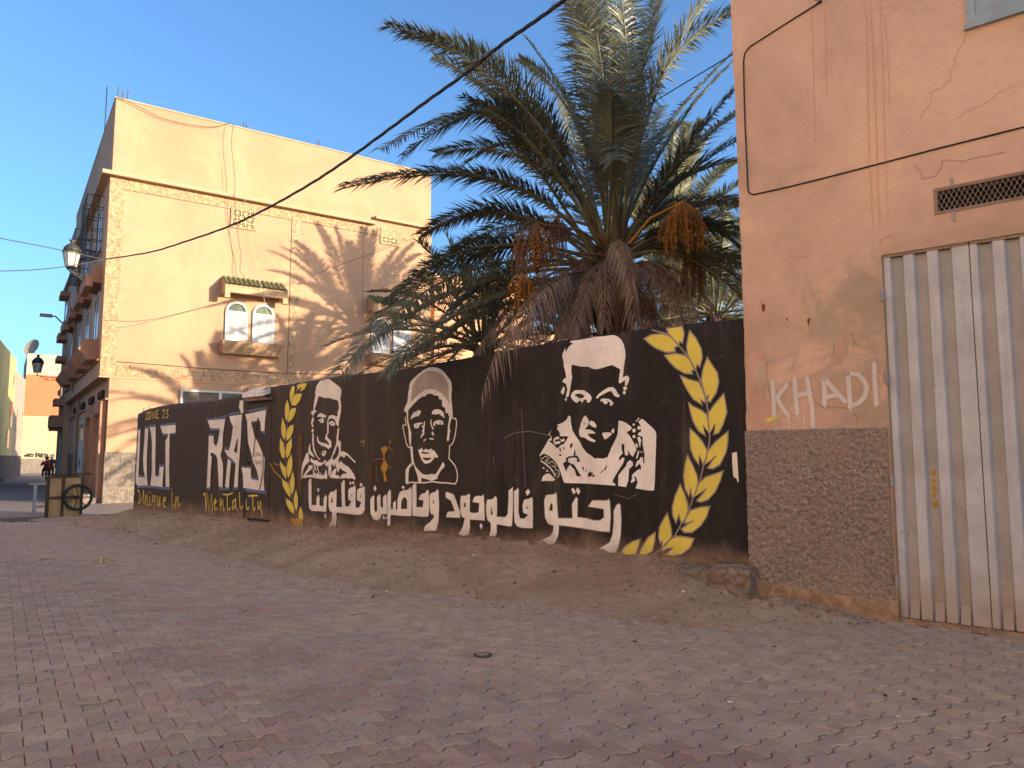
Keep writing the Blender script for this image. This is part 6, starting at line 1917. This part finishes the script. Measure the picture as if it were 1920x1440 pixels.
ty_ = MB(); ty_.tube([(wc[0] + wr * math.cos(2 * math.pi * i / 28), wc[1], wc[2] + wr * math.sin(2 * math.pi * i / 28)) for i in range(29)], 0.038, 7, cap=False)
whl = ty_.build('wheel', M['tyre'], cart, True)
sp = MB()
for i in range(7):
    a = 2 * math.pi * i / 7
    sp.tube([(wc[0] + 0.03 * math.cos(a), wc[1], wc[2] + 0.03 * math.sin(a)), (wc[0] + (wr - 0.02) * math.cos(a), wc[1], wc[2] + (wr - 0.02) * math.sin(a))], 0.012, 4, cap=False)
sp.build('spokes', M['tyre'], whl)
MB().tube([(wc[0], wc[1] - 0.05, wc[2]), (wc[0], 0.02, wc[2])], 0.04, 8).build('hub', M['tyre'], whl)
tp = gnd(76, 965)
tre = thing('trestle', tp, rzc, 'faded blue wooden trestle beside the upended handcart', 'trestle')
for x in (-0.15, 0.14):
    MB().box(x - 0.035, x + 0.035, -0.04, 0.04, 0, 0.78).build('leg', M['blue_paint'], tre)
for x in (-0.13, 0.16):
    MB().hexa([(x - 0.03, 0.32, 0), (x + 0.03, 0.32, 0), (x + 0.03, 0.38, 0), (x - 0.03, 0.38, 0), (x - 0.03, 0.05, 0.76), (x + 0.03, 0.05, 0.76), (x + 0.03, 0.11, 0.76), (x - 0.03, 0.11, 0.76)]).build('leg', M['blue_paint'], tre)
MB().box(-0.3, 0.36, -0.05, 0.09, 0.781, 0.83).build('top_rail', M['rust_frame'], tre)
MB().box(-0.115, 0.105, -0.02, 0.015, 0.18, 0.24).build('stretcher', M['rust_frame'], tre)
cu = gnd(178, 950)
cu = GB.w(-0.6, 0.5, 0.165)
tag((lambda o: o)(MB().lathe([(0.05, 0), (0.065, 0.16), (0.06, 0.17)], n=12).build('paper_cup', M['white_wood'], None)), 'small white cup standing on the doorstep of the corner house', 'cup').location = cu

# ---------------------------------------------------------------- people and motorbike up the street
M['skin'] = plaster('skin', (0.28, 0.16, 0.10), 0.1)
M['cloth_dark'] = plaster('dark_cloth', (0.025, 0.025, 0.03), 0.2)
M['cloth_navy'] = plaster('navy_cloth', (0.035, 0.04, 0.06), 0.2)
M['cloth_red'] = plaster('red_cloth', (0.45, 0.02, 0.035), 0.2)
M['cloth_white'] = plaster('white_cloth', (0.7, 0.68, 0.64), 0.1)
M['hair'] = plaster('dark_hair', (0.012, 0.010, 0.009), 0.2)
def skinned(name, chains, mat, parent, lvl=1):
    """chains of (point, radius): grown into one surface with a skin modifier"""
    vs, es, rs, idx = [], [], [], {}
    for chn in chains:
        prev = None
        for p, r in chn:
            k = tuple(round(c, 4) for c in p)
            if k not in idx:
                idx[k] = len(vs); vs.append(p); rs.append(r)
            if prev is not None and prev != idx[k]: es.append((prev, idx[k]))
            prev = idx[k]
    me = bpy.data.meshes.new(name); me.from_pydata(vs, es, [])
    me.materials.append(mat)
    o = bpy.data.objects.new(name, me); col.objects.link(o); o.parent = parent
    md = o.modifiers.new('skin', 'SKIN'); md.use_smooth_shade = True
    if not me.skin_vertices: me.attributes and None
    for i, s in enumerate(me.skin_vertices[0].data):
        s.radius = (rs[i], rs[i]); s.use_root = (i == 0)
    o.modifiers.new('sub', 'SUBSURF').levels = lvl
    o.modifiers['sub'].render_levels = lvl
    return o
def figure(name, loc, rz, label, J, top, legs, cap=None, pack=None):
    """J: joint positions in metres"""
    r_ = thing(name, loc, rz, label, 'person')
    body = [[(J['pelvis'], .13), (J['waist'], .125), (J['chest'], .155), (J['neck'], .06), (J['head0'], .075), (J['head1'], .098), (J['head2'], .08)]]
    for s in ('L', 'R'):
        body.append([(J['chest'], .155), (J['sh' + s], .065), (J['el' + s], .045), (J['wr' + s], .033), (J['ha' + s], .038)])
        body.append([(J['pelvis'], .13), (J['hip' + s], .09), (J['kn' + s], .062), (J['an' + s], .042), (J['to' + s], .04)])
    skinned('body', body, M['skin'], r_)
    tj = [[(J['pelvis'], .15), (J['waist'], .15), (J['chest'], .18), (J['neck'], .075)]]
    for s in ('L', 'R'): tj.append([(J['chest'], .18), (J['sh' + s], .085), (J['el' + s], .065), (J['wr' + s], .05)])
    skinned('jacket', tj, top, r_)
    tl = []
    for s in ('L', 'R'): tl.append([(J['pelvis'], .152), (J['hip' + s], .112), (J['kn' + s], .082), (J['an' + s], .065)])
    skinned('trousers', tl, legs, r_)
    h = Vector(J['head2'])
    hm = MB(); hm.lathe([(0.105, -0.06), (0.115, 0.0), (0.10, 0.06), (0.05, 0.095)], c=tuple(h - Vector((0, 0, 0.01))), n=10)
    hm.build('cap' if cap else 'hair', cap or M['hair'], r_, True)
    fz = Vector(J['head1'])
    MB().lathe([(0.012, -0.03), (0.02, -0.012), (0.008, 0.02)], c=(fz.x, fz.y + 0.10, fz.z), n=6).build('nose', M['skin'], r_)
    for s in (-1, 1): MB().lathe([(0.006, -0.03), (0.02, 0), (0.006, 0.03)], c=(fz.x + s * 0.1, fz.y, fz.z), n=6).build('ear', M['skin'], r_)
    if pack:
        c = Vector(J['chest'])
        pk = MB().box(c.x - .16, c.x + .16, c.y - .34, c.y - .17, c.z - .32, c.z + .14).build('backpack', pack, r_)
        MB().box(c.x - .11, c.x + .11, c.y - .38, c.y - .341, c.z - .28, c.z - .08).build('pocket', M['cloth_dark'], pk)
    return r_
mp = gnd(86, 899)
away = math.atan2(mp.y, mp.x) - R(90)                 # local +y points away from the viewer
Jr = dict(pelvis=(0, -.15, .82), waist=(0, -.13, 1.0), chest=(0, -.06, 1.2), neck=(0, 0, 1.36), head0=(0, .02, 1.42), head1=(0, .04, 1.50), head2=(0, .04, 1.56))
for s, k in (('L', -1), ('R', 1)):
    Jr.update({'sh' + s: (k * .19, -.02, 1.28), 'el' + s: (k * .30, .16, 1.10), 'wr' + s: (k * .32, .40, 1.04), 'ha' + s: (k * .32, .47, 1.03), 'hip' + s: (k * .10, -.10, .80), 'kn' + s: (k * .20, .28, .72), 'an' + s: (k * .20, .18, .32), 'to' + s: (k * .20, .32, .28)})
figure('person', (mp.x, mp.y, -0.11), away, 'rider seen from behind with a red backpack on the motorbike', Jr, M['cloth_navy'], M['cloth_dark'], pack=M['cloth_red'])
mo = thing('motorbike', mp, away, 'small dark motorbike ridden away up the street', 'motorbike')
for y in (-.62, .66):
    w_ = MB(); w_.tube([(0, y + .27 * math.cos(2 * math.pi * i / 20), .31 + .27 * math.sin(2 * math.pi * i / 20)) for i in range(21)], .045, 6, cap=False)
    wo_ = w_.build('wheel', M['tyre'], mo, True)
    h2 = MB()
    for i in range(10):
        a = 2 * math.pi * i / 10
        h2.tube([(0, y, .31), (0, y + .24 * math.cos(a), .31 + .24 * math.sin(a))], .006, 4, cap=False)
    h2.build('spokes', M['spoke'], wo_)
MB().tube([(0, -.62, .31), (0, -.15, .40), (0, .2, .45), (0, .45, .85)], .04, 6).tube([(0, -.55, .62), (0, .1, .62), (0, .42, .8)], .045, 6).build('frame', M['iron_dark'], mo)
MB().box(-.11, .11, -.2, .16, .25, .5).build('engine', M['spoke'], mo)
MB().hexa([(-.11, -.6, .60), (.11, -.6, .60), (.09, .08, .60), (-.09, .08, .60), (-.12, -.62, .70), (.12, -.62, .70), (.1, .1, .68), (-.1, .1, .68)]).build('seat', M['tyre'], mo)
MB().hexa([(-.09, .1, .62), (.09, .1, .62), (.08, .45, .68), (-.08, .45, .68), (-.12, .1, .80), (.12, .1, .80), (.09, .45, .88), (-.09, .45, .88)]).build('fuel_tank', M['cloth_red'], mo)
MB().tube([(-.34, .40, .95), (-.12, .5, .98), (.12, .5, .98), (.34, .40, .95)], .016, 5).tube([(0, .5, .98), (0, .66, .31)], .03, 5).build('handlebar', M['iron_dark'], mo)
MB().box(-.07, .07, -.94, -.9, .52, .60).build('tail_light', M['cloth_red'], mo)
MB().hexa([(-.06, -.95, .4), (.06, -.95, .4), (.06, -.6, .6), (-.06, -.6, .6), (-.06, -.95, .44), (.06, -.95, .44), (.06, -.6, .64), (-.06, -.6, .64)]).build('mudguard', M['iron_dark'], mo)
p2 = gnd(95, 897)
Js = dict(pelvis=(0, 0, .80), waist=(0, 0, .96), chest=(0, .01, 1.16), neck=(0, .02, 1.32), head0=(0, .03, 1.37), head1=(0, .03, 1.44), head2=(0, .03, 1.50))
for s, k in (('L', -1), ('R', 1)):
    Js.update({'sh' + s: (k * .18, .0, 1.25), 'el' + s: (k * .24, -.02, 1.0), 'wr' + s: (k * .23, .08, .78), 'ha' + s: (k * .22, .10, .70), 'hip' + s: (k * .09, 0, .76), 'kn' + s: (k * .11, .03 * k, .43), 'an' + s: (k * .12, -.02 * k, .07), 'to' + s: (k * .13, .12, .03)})
figure('person', (p2.x, p2.y, 0), away, 'person in dark clothes and pale cap standing beside the motorbike', Js, M['cloth_dark'], M['cloth_dark'], cap=M['cloth_white'])

# ---------------------------------------------------------------- drain cover, litter
M['drain'] = metal('drain_iron', (0.05, 0.045, 0.04), 0.6, 0.3)
dp = gnd(905, 1228)
dr = thing('drain_cover', (dp.x, dp.y, 0.0), 0.3, 'small round iron drain cap set in the paving', 'drain cover')
MB().lathe([(0.070, -0.01), (0.070, 0.006), (0.062, 0.008)], n=20).build('rim', M['drain'], dr, True)
MB().lathe([(0.050, 0.0), (0.050, 0.0095), (0.03, 0.012)], n=20).build('cap', M['rust_frame'], dr, True)
M['litter_white'] = metal('litter_white', (0.62, 0.58, 0.53), 0.5, 0.1)
M['litter_red'] = metal('litter_red', (0.45, 0.03, 0.03), 0.4, 0.1)
M['peel'] = metal('banana_peel', (0.55, 0.36, 0.10), 0.6, 0.2)
M['litter_dark'] = metal('litter_dark', (0.05, 0.035, 0.028), 0.8, 0.2)
def plastic():
    m = NT('thin_plastic'); m.color((0.7, 0.68, 0.66)); m.rough(0.2, 0.5)
    m.p.inputs['Alpha'].default_value = 0.45
    return m.mat
M['plastic'] = plastic()
def on_street(u, v):
    p = gnd(u, v)
    for _ in range(4):
        lx, ly = MW.to(p)
        h = max(0.0, dirt_h(lx, ly)) if lx < 1.4 else 0.0
        p = gnd(u, v, h)
    return p
def crumple(r, seed, flat=0.5, n=9, m=6):
    mb = MB(); rg_ = random.Random(seed)
    for j in range(m + 1):
        for i in range(n):
            a = 2 * math.pi * i / n; e = math.pi * j / m - math.pi / 2
            k = r * (0.65 + 0.5 * rg_.random())
            mb.v.append((k * math.cos(a) * math.cos(e), k * math.sin(a) * math.cos(e), max(0.0, k * flat * (math.sin(e) + 0.75))))
    for j in range(m):
        for i in range(n):
            mb.f.append((j * n + i, j * n + (i + 1) % n, (j + 1) * n + (i + 1) % n, (j + 1) * n + i)); mb.m.append(0)
    return mb
b_ = crumple(0.17, 4, 0.9, 14, 8).build('plastic_bag', M['plastic'], None); b_.location = on_street(444, 978) + Vector((0, 0, -0.01))
tag(b_, 'crumpled clear plastic bag against the mural wall by the little iron door', 'plastic bag')
pe = thing('banana_peel', on_street(191, 1056), 0.4, 'yellowish banana peel lying on the left paving', 'peel')
for k, (a, l) in enumerate(((0.1, .17), (1.5, .12), (2.9, .15), (-1.6, .10))):
    pm_ = MB(); d = Vector((math.cos(a), math.sin(a), 0)); s = Vector((-d.y, d.x, 0)) * 0.02
    pts = [Vector((0, 0, .06)), d * l * .45 + Vector((0, 0, .07 if k % 2 else .05)), d * l + Vector((0, 0, .012))]
    pm_.v = [tuple(p + s * (1 - .3 * i)) for i, p in enumerate(pts)] + [tuple(p - s * (1 - .3 * i)) for i, p in enumerate(pts)] + [tuple(p - Vector((0, 0, .008))) for p in pts]
    pm_.f = [(0, 1, 4, 3), (1, 2, 5, 4), (0, 6, 7, 1), (1, 7, 8, 2), (3, 4, 7, 6), (4, 5, 8, 7)]; pm_.m = [0] * 6
    pm_.build('peel_strip', M['peel'], pe)
MB().tube([(0, 0, 0.0), (0, 0, .055), (.01, 0, .085)], .012, 6, .007).build('stem', M['peel'], pe)
rs = thing('lolly_wrapper', on_street(1255, 1131), -0.25, 'red and white wrapper with a red stick on the dirt below the wreath', 'litter')
MB().tube([(-0.13, 0, .012), (0.0, 0, .014)], .004, 5).build('stick', M['litter_red'], rs)
MB().box(0.0, .05, -.02, .02, .004, .028).build('wrapper_end', M['litter_white'], rs)
MB().box(.052, .11, -.022, .02, .004, .03).build('wrapper', M['litter_red'], rs)
sc_ = [(170, 975, .05, 'W'), (226, 1006, .07, 'W'), (240, 1022, .03, 'W'), (302, 1000, .03, 'W'), (360, 1000, .05, 'W'), (505, 1014, .04, 'W'), (545, 1026, .04, 'W'), (765, 1034, .05, 'W'), (750, 1026, .04, 'W'), (818, 1010, .035, 'W'), (1008, 1053, .05, 'W'), (1077, 1060, .03, 'W'), (1090, 1107, .03, 'W'),
       (1154, 1094, .03, 'W'), (1227, 1160, .035, 'W'), (1284, 1179, .03, 'W'), (1420, 1178, .05, 'W'), (1423, 1160, .04, 'W'), (1557, 1222, .035, 'W'), (1307, 1240, .03, 'W'), (1210, 1253, .025, 'W'), (1610, 1259, .03, 'W'), (1370, 1318, .05, 'W'), (1688, 1297, .035, 'W'), (1685, 1345, .03, 'W'), (1702, 1353, .02, 'W'), (1890, 1204, .04, 'W'), (120, 1079, .03, 'W'),
       (1655, 1169, .05, 'R'), (1452, 1213, .04, 'D'), (1630, 1208, .03, 'D'), (1190, 1204, .05, 'D'), (216, 1183, .03, 'D'), (64, 1115, .03, 'D'), (85, 1260, .03, 'D'), (218, 1354, .025, 'D'), (415, 1402, .03, 'D'), (560, 1060, .03, 'D'), (620, 1042, .05, 'D'), (490, 1045, .05, 'D'), (1660, 1305, .05, 'D'), (1715, 1312, .04, 'D'), (1460, 1178, .04, 'D')]
def zone(u, v):
    if v > 1240: return 'on the near paving'
    if u > 1400: return 'on the paving in front of the plinth and gate'
    if u > 980: return 'on the dirt below the big wreath'
    if u > 480: return 'on the dirt below the Arabic lettering'
    return 'near the far end of the mural wall'
lab = {'W': ('paper_scrap', 'small pale paper scrap lying ', M['litter_white']), 'R': ('red_scrap', 'bright red scrap lying ', M['litter_red']), 'D': ('dead_leaf', 'small dark curled leaf lying ', M['litter_dark'])}
for i, (u, v, r, k) in enumerate(sc_):
    nm, lb, mt = lab[k]
    o = crumple(r * 0.5, 50 + i, 0.3, 8, 4).build(nm, mt, None)
    o.location = on_street(u, v) + Vector((0, 0, 0.002)); o.rotation_euler = (0, 0, i * 1.3); o.scale = (1.0, 0.5, 0.8)
    z_ = zone(u, v)
    tag(o, lb + z_, 'litter', {'W': 'pale scraps ', 'R': None, 'D': 'dark leaves '}[k] and {'W': 'pale scraps ', 'D': 'dark leaves '}[k] + z_)
# pebbles and clods on the verge: nobody could count them
rg9 = random.Random(21); pb = MB()
oct_ = [(1, 0, 0), (-1, 0, 0), (0, 1, 0), (0, -1, 0), (0, 0, 1), (0, 0, -1)]
of = [(0, 2, 4), (2, 1, 4), (1, 3, 4), (3, 0, 4), (2, 0, 5), (1, 2, 5), (3, 1, 5), (0, 3, 5)]
for i in range(5200):
    x = rg9.uniform(-15.8, 1.2); wv = -interp(ex, ey, x)
    y = -rg9.random() ** 1.6 * wv * 1.15
    if y > -0.03: y = -0.03
    h = dirt_h(x, y)
    if h < -0.005: h = 0.0
    r = rg9.uniform(0.004, 0.013) * (2.4 if rg9.random() < 0.08 else 1)
    pb.add([(x + a * r * rg9.uniform(.6, 1.3), y + b * r * rg9.uniform(.6, 1.3), h + c * r * .7 + r * .15) for a, b, c in oct_], of, 1 if rg9.random() < 0.06 else 0)
po = pb.build('pebbles', [M['crumble'], M['litter_white']], None); po.location = MW.P; po.rotation_euler = (0, 0, MW.rot())
tag(po, 'small stones and clods scattered over the dirt verge', 'pebbles', kind='stuff')
